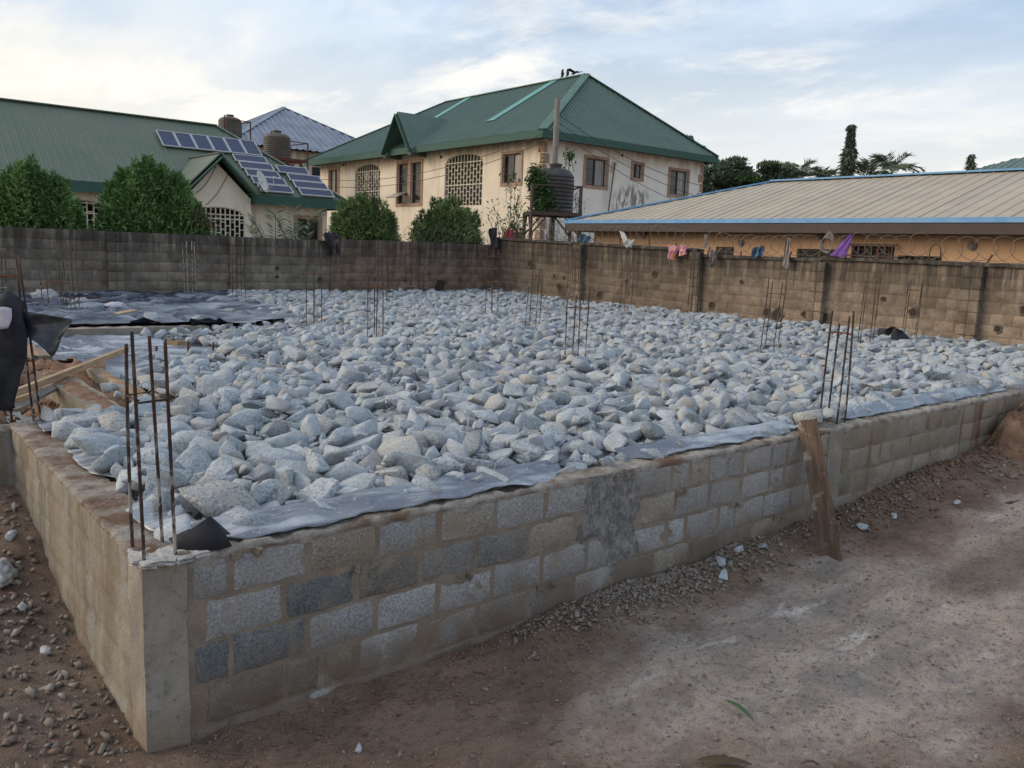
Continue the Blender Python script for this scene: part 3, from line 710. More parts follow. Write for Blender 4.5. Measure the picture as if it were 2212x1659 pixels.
# the recognisable big stones along the front edge (x, y, radius, squash) first
for x, y, r_ in [(.62, .62, .24), (1.02, .66, .17), (1.27, .55, .19), (1.62, .66, .17), (.50, 1.25, .17), (.78, 1.55, .17), (1.35, 1.15, .20), (3.75, .58, .15), (4.15, .62, .17), (2.9, .72, .14), (3.15, .95, .15), (.55, 2.15, .17), (.95, 2.2, .18)]:
    r_ *= 1.08; stones.append((x, y, r_, 2)); gridd.setdefault((int(x / cell), int(y / cell)), []).append((x, y, r_ * .9))
for rad, cnt, k in ((.205, 1500, .74), (.165, 6000, .68), (.13, 26000, .64), (.10, 40000, .62), (.07, 60000, .58), (.045, 30000, .55)):
    for _ in range(cnt):
        x, y = rr.uniform(.3, BX), rr.uniform(.3, BY)
        if not rocky(x, y): continue
        r_ = rad * rr.uniform(.80, 1.22) * lerp(1.10, 1.0, sst(1.2, 4.5, y))
        if near(x, y, r_, k): continue
        stones.append((x, y, r_, 0)); gridd.setdefault((int(x / cell), int(y / cell)), []).append((x, y, r_))
for _ in range(2600):                                  # a loose second layer
    x, y = rr.uniform(.4, BX - .2), rr.uniform(.45, BY - .2)
    if rocky(x, y) and y - fy(x) > .5: stones.append((x, y, rr.uniform(.09, .165), 1))
items = []
viewd = Vector((.61777764, .77157867, -.15171403))
Mi = camo.matrix_world.inverted()
for (x, y, r_, lay) in stones:
    e = (rr.gauss(0, .26), rr.gauss(0, .26), rr.uniform(0, 6.283))
    s = (r_ * rr.uniform(1.05, 1.3), r_ * rr.uniform(.9, 1.15), r_ * rr.uniform(.85, 1.15))
    z = rock_level(x, y) + rr.uniform(-.03, .03) + (.075 if lay == 1 else .04 if lay == 2 else 0)
    q = Mi @ Vector((x, y, z)); d = -q.z
    px, py = 1850 * q.x / d / 1106, -1850 * q.y / d / 829.5
    vis = abs(px) < 1.02 and abs(py) < 1.02
    items.append((rr.randrange(len(ROCKS)), (x, y, z), e, s, rr.random(), (r_ / d) if vis else -1, lay))
items.sort(key=lambda t_: -t_[5])
special = {}
def nearest(x, y):
    return min(range(300), key=lambda i: (items[i][1][0] - x) ** 2 + (items[i][1][1] - y) ** 2)
special[nearest(.62, .62)] = 'largest grey stone, lying beside the rebar at the near corner'
special[nearest(1.27, .55)] = 'broad flat grey stone leaning upright right of the corner slab'
special[nearest(4.15, .62)] = 'dark speckled triangular stone by the middle of the front edge'
def zone_label(p):
    x, v = p[0], p[1] - fy(p[0])
    if v < .75:
        z_ = 'at the front edge between corner rebar and slurry column' if x < 3.3 else 'at the front edge between slurry column and plank' if x < 6.5 else 'at the front edge right of the leaning plank'
    elif x < .75: z_ = 'beside the side wall behind the corner rebar'
    elif v < 1.5: z_ = 'in the second rank, left half of the fill' if x < 3.3 else 'in the second rank, right half of the fill'
    elif v < 2.5: z_ = 'in the middle of the near stone fill'
    else: z_ = 'at the back of the near stone fill'
    return 'angular pale grey granite stone ' + z_
for i, (vi, p, e, s, r, sz, lay) in enumerate(items[:300]):
    o = link('stone', ROCKS[vi], 'granite', None, p, e, scale=s, label=special.get(i) or zone_label(p), cat='stone', group='granite stones ' + zone_label(p)[len('angular pale grey granite stone '):])
merged('stone_bed', [t_[:5] for t_ in items[300:]], RD, 'granite_bed', kind='stuff', label='bed of pale grey broken granite filling the foundation', cat='stones')
# dark ground below the stones
m = MB(); xs_, ys_ = np.arange(.25, BX + .1, .45), np.arange(.25, BY + .1, .45)
for y in ys_:
    for x in xs_: m.v.append((x, max(y, fy(x) + .25), rock_level(x, y) - (.045 if rocky(x, y) else .30)))
na = len(xs_); m.f = [(j * na + i, j * na + i + 1, (j + 1) * na + i + 1, (j + 1) * na + i) for j in range(len(ys_) - 1) for i in range(na - 1)]
m.build('sub_base', 'stone_dust', smooth=True, kind='structure')

# ------------------------------------------------------------------ polythene
def strip(name, label, P, u0, u1, v0, v1, lift, seed, mat='dusty_polythene', waves=1.0, step=.05):
    m = MB(); us = np.arange(u0, u1 + step, step); K = 9
    for u in us:
        e = v0 + .045 * fbm(u * 1.6, seed, 0) + .02 * fbm(u * 6, seed, 3); taper = sst(0, .25, min(u - u0, u1 - u))
        e = lerp(v1 - .06, e, .25 + .75 * taper)
        for k in range(K + 1):
            t_ = k / K; v = lerp(e, v1, t_)
            z = .036 + lift * t_ ** 1.3 + .020 * waves * fbm(u * 2.2, v * 3, seed) * (1 - .4 * t_) + .010 * (k == 0) * fbm(u * 5, seed, 1)
            m.v.append(tuple(P(u, v, z)))
    m.f = [(i * (K + 1) + k, (i + 1) * (K + 1) + k, (i + 1) * (K + 1) + k + 1, i * (K + 1) + k + 1) for i in range(len(us) - 1) for k in range(K)]
    o = m.build(name, mat, smooth=True); tag(o, label, 'plastic sheet'); sol = o.modifiers.new('thick', 'SOLIDIFY'); sol.thickness = .003; return o
strip('polythene_edge', 'dusty polythene edge on the front wall from the near corner to its middle', fw, .36, 3.22, .05, .30, .075, 1.0, waves=1.6)
strip('polythene_edge', 'dusty polythene edge on the front wall left of the leaning plank', fw, 3.95, 6.6, .11, .31, .07, 2.0, waves=1.5)
strip('polythene_edge', 'smooth grey polythene edge on the right part of the front wall', fw, 7.5, 12.3, .14, .33, .10, 3.0, waves=.7)
strip('polythene_edge', 'grey polythene flap on the side wall near the corner rebar', lw, .28, 1.15, .15, .40, .05, 4.0)
strip('polythene_edge', 'pale polythene flap on the middle of the side wall', lw, 1.75, 3.0, .17, .40, .04, 5.0)
strip('polythene_edge', 'crumpled polythene at the far end of the side wall', lw, 3.3, 4.25, .16, .42, .06, 6.0, 'black_polythene', 2.0)
strip('polythene_edge', 'dark polythene edge lying on the cross wall', lambda u, v, z: Vector((u, 4.33 - v, z)), .3, 1.75, .05, .33, .05, 7.0, 'black_polythene', 1.4)
# folded black corner of the sheet beside the rebar
m = MB()
pts = [[(.20, .10, .02), (.30, .03, .02), (.40, -.005, .02), (.475, .0, .025)], [(.20, .16, .04), (.28, .10, .13), (.38, .07, .20), (.46, .05, .08)], [(.20, .24, .05), (.30, .20, .10), (.42, .18, .10), (.52, .14, .05)]]
for r_ in pts:
    for p in r_: m.v.append(p)
m.f = [(j * 4 + i, j * 4 + i + 1, (j + 1) * 4 + i + 1, (j + 1) * 4 + i) for j in range(2) for i in range(3)]
o = m.build('polythene_fold', 'black_cloth', smooth=True, label='black folded polythene corner standing up beside the corner rebar', cat='plastic sheet'); o.modifiers.new('t', 'SOLIDIFY').thickness = .003
def big_sheet(name, label, P, zf, mat, step=.11):
    xs0, xs1 = min(p[0] for p in P), max(p[0] for p in P); ys0, ys1 = min(p[1] for p in P), max(p[1] for p in P)
    xx, yy = np.arange(xs0 - .2, xs1 + .4, step), np.arange(ys0 - .1, ys1 + .2, step); m = MB(); idx = {}
    def vid(i, j):
        if (i, j) not in idx:
            idx[i, j] = len(m.v); x, y = float(xx[i]), float(yy[j])
            rid = 1 - abs(noise.fractal(Vector((x * .40 + .3 * fbm(y * .7, x * .7, 1, 2), y * 1.3, 4.0)), 1.0, 2.0, 2)) * 2.4
            z = zf(x, y) + .12 * rid ** 3 * (rid > 0) + .05 * fbm(x * .7, y * 2.2, 6.0) + .007 * fbm(x * 2, y * 6, 9.0)
            m.v.append((x + .05 * fbm(x * 2, y * 2, 1), y + .05 * fbm(x * 2, y * 2, 7), z))
        return idx[i, j]
    for j in range(len(yy) - 1):
        for i in range(len(xx) - 1):
            if inpoly((xx[i] + xx[i + 1]) / 2, (yy[j] + yy[j + 1]) / 2, P): m.f.append((vid(i, j), vid(i + 1, j), vid(i + 1, j + 1), vid(i, j + 1)))
    return tag(m.build(name, mat, smooth=True), label, 'plastic sheet')
big_sheet('polythene_sheet', 'wide wrinkled black polythene sheet spread before the back wall', [(1.3, 12.75), (3.3, 12.55), (5.3, 12.22), (6.6, 12.7), (7.0, 15.0), (7.4, 17.0), (7.9, 19.2), (8.4, 21.0), (1.0, 21.0), (1.2, 15)], lambda x, y: .11 + .05 * sst(6, 7.5, x), 'black_polythene', .08)
big_sheet('polythene_sheet', 'crumpled grey polythene sheet in the sunken bay before the strip beam', [(1.15, 12.25), (5.2, 12.2), (5.0, 10.0), (4.3, 8.5), (2.8, 7.4), (1.9, 6.4), (1.62, 6.4), (1.55, 8.3), (1.15, 8.6)], lambda x, y: -.16 - .02 * sst(8, 7, y) + .10 * sst(1.9, 1.5, x), 'dusty_polythene', .09)

# ------------------------------------------------------------------ compound walls
CW = random.Random(21)
def boundary(name, label, P, rot, segs, bw, ch, tones, mtone, posts, coping=None, gap=.022, post_prot=.10, sheary=0.0, ptones=None, zlow=-.05, holes=0):
    """P(u,v,z): u along the wall, v=0 inner face, v>0 into the wall. segs: (u0,u1,top0,top1)"""
    root = thing(name, label, 'wall', P((segs[0][0] + segs[-1][1]) / 2, .1, -1.0))
    m = MB()
    for (u0, u1, t0, t1) in segs:
        n = max(2, int((u1 - u0) / .5)); 
        for i in range(n):
            a, b = lerp(u0, u1, i / n), lerp(u0, u1, (i + 1) / n); za, zb = lerp(t0, t1, i / n), lerp(t0, t1, (i + 1) / n)
            vs = [P(a, .006, -1.1), P(b, .006, -1.1), P(b, .006, zb), P(a, .006, za), P(a, .2, -1.1), P(b, .2, -1.1), P(b, .2, zb), P(a, .2, za)]
            f = [(0, 1, 2, 3), (7, 6, 5, 4), (3, 2, 6, 7)]
            if i == 0: f.append((0, 3, 7, 4))
            if i == n - 1: f.append((1, 5, 6, 2))
            m.add(vs, f)
    m.build('mortar', 'old_mortar', root, color=mtone)
    nb = 0
    for (u0, u1, t0, t1) in segs:
        slope = (t1 - t0) / (u1 - u0); k = 0
        while True:
            zt = -.012 - k * ch                      # top of the course measured from the wall head
            if min(t0, t1) + zt - ch < zlow - .25: break
            u = u0 + .01 - (bw / 2 if k % 2 else 0) - CW.uniform(0, .06)
            while u < u1 - .03:
                a, b = max(u, u0 + .01), min(u + bw - gap, u1 - .01); u += bw
                if b - a < .06: continue
                mid = (a + b) / 2
                if any(abs(mid - p_) < w_ / 2 - .05 for p_, w_ in posts): continue
                zc = lerp(t0, t1, (mid - u0) / (u1 - u0)) + zt - (ch - gap) / 2
                c = CW.choice(tones); f = CW.uniform(.92, 1.06) * (.70 if (t0 > 2.1) else 1.0); c = tuple(x * f for x in c)
                me = block_variant(round((b - a) / .02) * .02, round(ch - gap, 3), .06, .006, CW.randrange(4))
                link('block', me, 'old_block', root, P(mid, CW.uniform(-.006, .003), zc), (0, -math.atan(slope) * rot[1], rot[0]), color=c); nb += 1
            k += 1
    for p_, w_ in posts:
        top = [lerp(s[2], s[3], (p_ - s[0]) / (s[1] - s[0])) for s in segs if s[0] - .01 <= p_ <= s[1] + .01][0] - .01
        MB().add([P(p_ + a * (w_ / 2 - .012), b, z) for z in (-1.0, top - .012) for a, b in ((-1, -post_prot + .014), (1, -post_prot + .014), (1, .004), (-1, .004))], [(3, 2, 1, 0), (4, 5, 6, 7), (0, 1, 5, 4), (1, 2, 6, 5), (2, 3, 7, 6), (3, 0, 4, 7)]).build('pillar_core', 'old_mortar', root, color=tuple(x * .6 for x in mtone))
        k = 0
        while top - k * ch > zlow - .1:
            for sgn in (-1, 1):
                hw = w_ / 2 - .012; me = block_variant(round(hw, 2), round(ch - gap, 3), post_prot + .0, .006, CW.randrange(3))
                kf = CW.uniform(.8, 1.1); c = tuple(x * kf for x in CW.choice(ptones or tones))
                link('pillar_block', me, 'old_block', root, P(p_ + sgn * (w_ / 4 + .003), -post_prot + CW.uniform(-.008, .004), top - k * ch - ch / 2), (0, CW.uniform(-.01, .01), rot[0]), color=c)
            k += 1
    if coping:
        for (u0, u1, t0, t1) in segs:
            m = MB(); n = int((u1 - u0) / .12); sec = [(-.07, 0), (-.075, .07), (.0, .085), (.24, .08), (.26, .0)]
            for i in range(n + 1):
                u = lerp(u0, u1, i / n); z = lerp(t0, t1, i / n)
                for v, dz in sec: m.v.append(tuple(P(u, v + .012 * fbm(u * 3, v, 1), z - .004 + dz + .018 * fbm(u * 5, v * 4, 8))))
            m.f = [(i * 5 + k, i * 5 + (k + 1) % 5, (i + 1) * 5 + (k + 1) % 5, (i + 1) * 5 + k) for i in range(n) for k in range(5)] + [(4, 3, 2, 1, 0), tuple(n * 5 + k for k in range(5))]
            m.build('coping', 'old_mortar', root, smooth=False, color=coping)
    return root
Pb = lambda u, v, z: Vector((u, BY + v, z))
Pr = lambda u, v, z: Vector((BX + v, -u, z))            # u runs towards the viewer (u = -y)
GREY = [(.275, .24, .19), (.25, .222, .182), (.30, .255, .20), (.285, .23, .17)]
BROWN = [(.29, .205, .15), (.26, .185, .135), (.305, .225, .17), (.27, .20, .155)]
TAN = [(.32, .25, .187), (.305, .235, .177), (.34, .268, .20), (.295, .232, .175)]
gw = boundary('boundary_wall', 'weathered grey block boundary wall at the back left', Pb, (0, 1), [(-3.0, 11.62, 1.86, 1.86)], .50, .27, GREY, (.20, .175, .145), [(5.05, .42), (8.45, .42)])
bwl = boundary('boundary_wall', 'brown block boundary wall at the back, left of the far corner', Pb, (0, 1), [(11.62, 18.25, 1.93, 1.97)], .47, .27, BROWN, (.24, .175, .13), [(11.72, .36), (15.1, .34)], gap=.014, ptones=[(.30, .225, .17)])
rwall = boundary('boundary_wall', 'long tan stained boundary wall with coping on the right', Pr, (-math.pi / 2, 1), [(-21.05, -11.45, 2.17, 1.95), (-11.45, -7.55, 1.80, 1.80), (-7.55, 2.5, 1.84, 1.80)], .46, .247, TAN, (.285, .224, .168),
                 [(-16.35, .40), (-11.45, .40), (-7.55, .40), (-3.85, .42)], coping=(.20, .18, .155), gap=.016, post_prot=.17, ptones=[(.33, .265, .195), (.30, .235, .175)])
# holes knocked in the walls: shade painted as a flat dark disc in a raised chipped rim
def pit(wall, P, u, z, r, label=None, asp=1.0):
    rr_ = random.Random(int(u * 100 + z * 10)); n = 14; m = MB(); rad = [r * rr_.uniform(.8, 1.2) for _ in range(n)]
    for v, k in ((-.008, 1.35), (-.030, 1.12), (-.026, .98), (-.018, .9)):
        for i in range(n):
            t_ = 2 * math.pi * i / n; m.v.append(tuple(P(u + math.cos(t_) * rad[i] * k * asp, v, z + math.sin(t_) * rad[i] * k)))
    m.f = [(j * n + i, j * n + (i + 1) % n, (j + 1) * n + (i + 1) % n, (j + 1) * n + i) for j in range(3) for i in range(n)]
    h_ = m.build('hole', 'old_block', wall, color=(.20, .155, .115)); MB().add(m.v[3 * n:], [tuple(range(n))]).build('painted_hole_shade', 'room_dark', h_)
for u, z, r in [(-13.05, 1.25, .09), (-14.2, .98, .05), (-18.9, 1.35, .11), (-17.1, .95, .05), (-17.6, 1.0, .045), (-17.3, .62, .13), (-15.35, .5, .11), (-10.85, .48, .10), (-9.9, 1.18, .05), (-9.0, .42, .10), (-8.7, .38, .15), (-7.9, .45, .07), (-7.3, .42, .12), (-5.85, .98, .05), (-5.1, .72, .10), (-3.75, .95, .10), (-2.75, .95, .10), (-3.25, .52, .07), (-1.9, .5, .25)]: pit(rwall, Pr, u, z, r)
for u, z, r in [(9.75, .95, .06), (9.75, .68, .05), (11.2, .62, .09)]: pit(gw, Pb, u, z, r)
for u, z, r in [(13.2, .62, .05), (14.4, .62, .05), (15.85, .45, .24), (16.7, .65, .04)]: pit(bwl, Pb, u, z, r)

# ------------------------------------------------------------------ rebar starter cages
def cage(label, x, y, z0, z1, size=.2, stir=(), lean=(0, 0), rots=.2, hs=(0, 0, 0, 0), mat='rusty_rebar', rad=.0095, stmat='orange_rust', rib=False):
    t_ = thing('rebar_cage', label, 'rebar cage', (x, y, z0), 'starter bars of the columns')
    c, s = math.cos(rots), math.sin(rots); k = 0
    sx_, sy_ = size if isinstance(size, tuple) else (size, size)
    base = [(-1, -1), (1, -1), (1, 1), (-1, 1)]; R_ = random.Random(int(x * 100) + int(y * 10))
    P = []
    for i, (a, b) in enumerate(base):
        dx, dy = (a * sx_ * c - b * sy_ * s) / 2, (a * sx_ * s + b * sy_ * c) / 2
        jx, jy = R_.uniform(-.03, .03), R_.uniform(-.03, .03); h = z1 + hs[i] + R_.uniform(-.05, .03)
        lo = Vector((x + dx, y + dy, z0 - .25)); hi = Vector((x + dx + lean[0] + jx, y + dy + lean[1] + jy, h)); P.append((lo, hi))
        rib = rib or rad > .0119; n = 34 if rib else 5
        mid = [lo.lerp(hi, q / n) + Vector((math.sin(q / n * 3.1) * jy * .3, math.sin(q / n * 3.1) * jx * .3, 0)) for q in range(n + 1)]
        rs = [rad * (1.12 if (q % 2 and rib) else 1.0) for q in range(n + 1)]
        MB().tube(mid, rs, 7 if rib else 5).build('bar', mat, t_, smooth=True)
    for h in stir:
        ring = [lo.lerp(hi, (h - lo.z) / (hi.z - lo.z)) for lo, hi in P]; ctr = sum(ring, Vector()) / 4
        ring = [ctr + (q - ctr) * 1.12 + Vector((0, 0, R_.uniform(-.008, .008))) for q in ring]
        MB().tube(ring + [ring[0] + (ring[1] - ring[0]) * .12 + Vector((0, 0, .012))], max(.0065, rad * .62), 5).build('stirrup', stmat if h > z0 + .45 else 'splashed_rebar', t_)
    return t_
cage('near rebar cage of four dark bars rising from the corner column', .105, .165, 0, 1.20, (.16, .26), (.88,), (-.03, .01), -.04, (.02, -.01, -.01, -.02), rad=.0092, stmat='rusty_rebar', rib=True)
cage('rebar cage standing beside the leaning plank on the front wall', 7.32, .46, 0, 1.22, .20, (.02, 1.0), (.06, .02), .1, (-.05, .06, -.1, 0), rad=.0105, rib=True)
cage('rebar cage in the middle of the stone fill', 7.43, 4.76, .0, 1.16, .22, (.95,), (.03, .02), .3, (0, .12, 0, -.1))
cage('rebar cage beyond the middle one, left of the wall pillar', 10.4, 9.35, .0, 1.38, .24, (.28, 1.18), (.1, .05), .5, (0, 0, 0, -.3))
cage('tall rebar cage with ladder stirrups nearest the far corner', 11.76, 12.57, .0, 1.82, .22, (.2, .45, .72, .98, 1.3, 1.6), (0, .02), .2, mat='rusty_rebar')
cage('rebar cage in front of the brown wall, left centre', 6.25, 8.65, .0, 1.28, .19, (1.03,), (.02, .02), .4, (.1, 0, -.1, 0))
cage('rebar cage behind it, close to the brown back wall', 11.44, 17.2, .05, 1.83, .24, (.35, 1.5), (.06, .05), .2)
cage('rebar cage right against the brown back wall beside its pillar', 14.35, 20.6, .05, 1.85, .24, (.2, .45, .72, 1.55), (0, 0), .1, mat='rusty_rebar')
cage('rebar cage at the tip of the wrinkled black sheet', 6.5, 11.6, .0, 1.62, .22, (1.13,), (0, .03), .4, (0, .1, -.1, -.3))
cage('mortar-splashed rebar cage at the far edge of the black sheet', 7.25, 17.63, .0, 1.55, .24, (.05, .32, 1.35), (-.02, .02), .1)
cage('mortar-splashed ladder cage against the grey back wall', 6.9, 20.45, .0, 1.66, .24, (.25, .52, 1.2), (-.03, .0), .1, mat='splashed_rebar')
cage('rebar cage on the far left with low stirrups', 2.95, 16.25, .0, 1.5, .27, (.08, .32), (-.05, .05), .1)
cage('rebar cage with bent stirrup beside it on the far left', 2.55, 15.6, .0, 1.1, .42, (.72,), (-.03, .02), .1)
cage('rebar cage at the left edge draped with a black garment', .15, 4.42, .0, 1.52, .24, (.55, 1.32), (-.10, .05), .1, rad=.0115)
cage('leaning rebar cage among the stones before the right wall', 12.4, 4.86, .05, 1.42, .24, (.1, 1.15), (.2, .06), .3)
cage('rebar cage close to the right wall behind the plank cage', 15.67, 4.8, .05, 1.46, .24, (.38, 1.25), (.10, .03), .3)
cage('rightmost rebar cage before the right wall', 17.4, 4.75, .05, 1.46, .26, (.35, 1.25), (.12, .03), .3)
cage('rebar cage against the dark stained panel of the right wall', 16.25, 12.3, .05, 1.55, .22, (.40, 1.35), (.08, .03), .2)
cage('rebar cage in front of the cracked pillar of the right wall', 17.6, 11.0, .05, 1.75, .22, (.1, 1.45), (.03, .03), .2)
cage('ladder rebar cage at the first pillar of the right wall', 17.7, 16.1, .05, 1.95, .24, (.2, .42, .65, .9, 1.3, 1.6), (.03, .03), .2)
cage('rebar cage cut by the left picture edge before the grey wall', 2.0, 19.2, .0, 1.3, .2, (.4,), (0, 0), .1)
# cut stubs in the sunken bay
for x, y, h in ((3.05, 9.9, .2), (3.45, 10.0, .13), (2.85, 9.7, .1), (3.85, 9.95, .1)):
    MB().tube([(x, y, -.25), (x + .01, y, -.1 + h)], .02, 6).build('steel_stub', 'rust_frame', label='short rusty steel stub standing up from the sunken bay', cat='steel stub', group='steel stubs in the sunken bay')

# ------------------------------------------------------------------ timber
def plank(label, a, b, w, t_, mat, roll=0.0, name='plank', cat='plank'):
    a, b = Vector(a), Vector(b); d = b - a; L_ = d.length
    bm = bmesh.new(); bmesh.ops.create_cube(bm, size=1.0); bmesh.ops.subdivide_edges(bm, edges=bm.edges[:], cuts=7, use_grid_fill=True)
    sd_ = a.x * 3 + b.y
    for v in bm.verts:
        c = v.co; j = fbm(c.x * 3 + sd_, c.z * 6, c.y * 3) * .03
        v.co = Vector((c.x * w * (1 + j), c.y * t_ * (1 + j), c.z * L_)) + Vector((.006 * math.sin(c.z * 4 + sd_), .008 * math.sin(c.z * 3), (.02 * fbm(c.x * 9, sd_, 1) if abs(c.z) > .49 else 0)))
    me = bpy.data.meshes.new(name); bm.to_mesh(me); bm.free(); me.shade_smooth(); me.set_sharp_from_angle(angle=R(40))
    q = d.to_track_quat('Z', 'Y') @ Matrix.Rotation(roll, 3, 'Z').to_quaternion()
    return link(name, me, mat, None, (a + b) / 2, q.to_euler(), label=label, cat=cat)
plank('weathered brown plank leaning against the front foundation wall', (5.95, -.48, -1.02), (6.44, .20, .16), .19, .04, 'old_timber', R(-28))
plank('pale timber plank lying diagonally over the dwarf walls on the left', (.20, 5.7, .02), (2.2, 8.9, .06), .06, .075, 'pale_timber')
plank('brown board at the edge of the black sheet on the left', (2.3, 13.0, .10), (3.75, 14.4, .20), .20, .03, 'pale_timber')
plank('reddish board lying at the foot of the grey back wall', (5.8, 20.3, .12), (6.9, 20.5, .17), .16, .03, 'rust_frame')
plank('reddish board lying at the far left before the grey wall', (2.4, 19.0, .13), (4.3, 19.7, .13), .14, .03, 'rust_frame')
plank('short pale timber at the left edge below the garment', (-.45, 4.6, -.02), (.28, 4.75, .16), .05, .05, 'pale_timber')
plank('thin grey board lying in the trench at the left', (.18, 5.5, -.10), (.85, 6.6, -.06), .14, .03, 'grey_timber')
plank('thin brown stick lying on the ground at the right edge', (8.9, -.8, -.82), (10.3, -1.05, -.80), .04, .03, 'old_timber', name='stick', cat='stick')
# red brick fragment on the grey sheet
o = link('brick_piece', lumpy_box((-.1, -.09, -.04), (.1, .09, .04), 4, 4, 4, .012, 9, 1), 'tan_soil', None, (3.52, 10.75, -.08), (0, .1, .5), label='pale red brick piece lying on the grey sheet', cat='brick', scale=(1.3, 1.3, 1.0))

# ------------------------------------------------------------------ cloth, rags and bags
def drape(name, label, cat, pts, mat, thick=.006, sub=2, parent=None):
    """pts: grid rows of 3-D points -> soft sheet"""
    m = MB(); n = len(pts[0])
    for r_ in pts: m.v += [tuple(p) for p in r_]
    m.f = [(j * n + i, j * n + i + 1, (j + 1) * n + i + 1, (j + 1) * n + i) for j in range(len(pts) - 1) for i in range(n - 1)]
    o = m.build(name, mat, parent, smooth=True)
    if parent is None: tag(o, label, cat)
    a = o.modifiers.new('t', 'SOLIDIFY'); a.thickness = thick; b = o.modifiers.new('s', 'SUBSURF'); b.levels = b.render_levels = sub
    return o
# black garment on the left cage
gm = thing('black_garment', 'black garment with a pale patch hung over the rebar at the left edge', 'garment', (.05, 4.3, .15))
m = MB(); nr, na = 22, 26
rt = Vector((.78, -.62, 0)); fwv = Vector((-.62, -.78, 0))
for j in range(nr + 1):
    t_ = j / nr; z = lerp(1.20, .12, t_); cxx = lerp(-.02, -.155, sst(.0, .9, t_)); w = .135 * sst(-.02, .10, t_) + .07 * sst(.1, .4, t_) - .09 * sst(.6, 1, t_); dpt = .09 * sst(-.02, .12, t_) + .02
    for i in range(na):
        a = 2 * math.pi * i / na; fold = 1 + (.05 + .22 * t_) * math.sin(a * 5 + 1.3 * math.sin(t_ * 3)) * .6 + .30 * fbm(math.cos(a) * 1.5, math.sin(a) * 1.5, t_ * 2.5)
        p = Vector((.06, 4.24, z)) + rt * (cxx + math.cos(a) * w * fold) + fwv * (math.sin(a) * dpt * fold)
        m.v.append(tuple(p))
m.f = [(j * na + i, (j + 1) * na + i, (j + 1) * na + (i + 1) % na, j * na + (i + 1) % na) for j in range(nr) for i in range(na)] + [tuple(range(na)), tuple(nr * na + k for k in range(na - 1, -1, -1))]
m.build('garment_body', 'black_cloth', gm, smooth=True)
c0 = Vector((.06, 4.24, .97)) + rt * -.01 + fwv * .135
m = MB()
for j in range(7):
    for i in range(7):
        x, y = i / 3 - 1, j / 3 - 1; k = max(abs(x), abs(y)); q = math.hypot(x, y) or 1; kk = .45; x, y = lerp(x, x * k / q, kk), lerp(y, y * k / q, kk)
        m.v.append(tuple(c0 + rt * (x * .085 + y * .02) + Vector((0, 0, y * .10)) + fwv * (.012 * (1 - x * x) + .006 * math.sin(x * 5 + y * 3))))
m.f = [(j * 7 + i, j * 7 + i + 1, (j + 1) * 7 + i + 1, (j + 1) * 7 + i) for j in range(6) for i in range(6)]
o = m.build('pale_patch', 'lilac_patch', gm, smooth=True, label='pale lilac patch on the garment'); o.modifiers.new('t', 'SOLIDIFY').thickness = .004
# stiff black polythene flag beside it
rows = []
for t_ in np.linspace(0, 1, 9):
    row = []
    for s_ in np.linspace(0, 1, 7):
        w = lerp(.20, .30, t_); p = Vector((.10, 4.28, 1.04)) + rt * (.02 + .50 * t_ - .09 * s_ * sst(.6, 1, t_)) + Vector((0, 0, -.07 * t_ - w * s_ - .08 * s_ * sst(.4, .8, t_) + .14 * s_ * sst(.85, 1.0, t_))) + fwv * (.02 + .10 * math.sin(t_ * 2.2) * s_ + .03 * math.sin(s_ * 6 + t_ * 4))
        row.append(p)
    rows.append(row)
drape('polythene_flag', 'stiff black polythene flap sticking out from the rebar at the left', 'plastic sheet', rows, 'glossy_black', .004, 1)
rows = [[Vector((.13, 4.36, 1.30)) + rt * (.05 + .16 * t_ + .012 * k) + Vector((0, 0, -.42 * t_)) + fwv * (.02 * k + .02 * math.sin(t_ * 5)) for k in (-1, 0, 1)] for t_ in np.linspace(0, 1, 6)]
drape('plastic_strip', 'thin black plastic strip dangling from a stirrup at the left', 'plastic strip', rows, 'black_cloth', .004, 1)
def rag(label, P, u, z, w, h, mat, seed, n=6, flare=.5, twist=.0, v0=-.10, cat='rag', name='rag', lean=0.0):
    r_ = random.Random(seed); rows = []
    for j in range(n + 1):
        t_ = j / n; row = []; ww = w * (lerp(1, flare, t_)); 
        for i in range(7):
            s_ = i / 6 - .5; ed = r_.uniform(-.03, .03) if j in (0, n) else 0
            row.append(P(u + s_ * ww + lean * t_ + .25 * w * fbm(t_ * 2 + seed, s_ * 3, 1), v0 - .03 + .25 * w * math.sin(i * 2.1 + seed + t_ * 2) - .05 * t_, z - h * t_ + ed * 2 + .10 * h * fbm(s_ * 4, seed, t_)))
        rows.append(row)
    return drape(name, label, cat, rows, mat, .006, 2)
rag('black plastic bag caught on the grey back wall beside the brown one', Pb, 11.55, 2.12, .60, .72, 'dark_rag', 3, flare=.6, v0=-.04, cat='bag', name='plastic_bag')
rag('dark grey jacket hung over the wall at the far corner', Pr, -20.9, 2.55, .45, .70, 'dark_rag', 5, flare=1.2, v0=-.1)
rag('red scrap of cloth at the far corner of the walls', Pr, -20.2, 2.55, .35, .35, 'red_rag', 6, flare=1.4, v0=.05)
rag('white cloth strip caught in the wire over the dark panel', Pr, -14.5, 2.52, .18, .34, 'white_rag', 7, flare=.9, v0=-.05, lean=.28)
rag('white cloth end lying over the coping of the dark panel', Pr, -14.0, 2.22, .40, .20, 'white_rag', 17, flare=.5, v0=-.1)
rag('pink and orange patterned cloth hanging on the right wall', Pr, -12.25, 2.12, .42, .42, 'patterned_cloth', 8, flare=.6, v0=-.13)
rag('short end of the pink patterned cloth hanging right of it', Pr, -11.85, 2.12, .26, .30, 'patterned_cloth', 18, flare=1.0, v0=-.15)
rag('grey rag hanging just right of the cracked pillar', Pr, -10.75, 2.05, .40, .50, 'grey_rag', 9, flare=.3, v0=-.14)
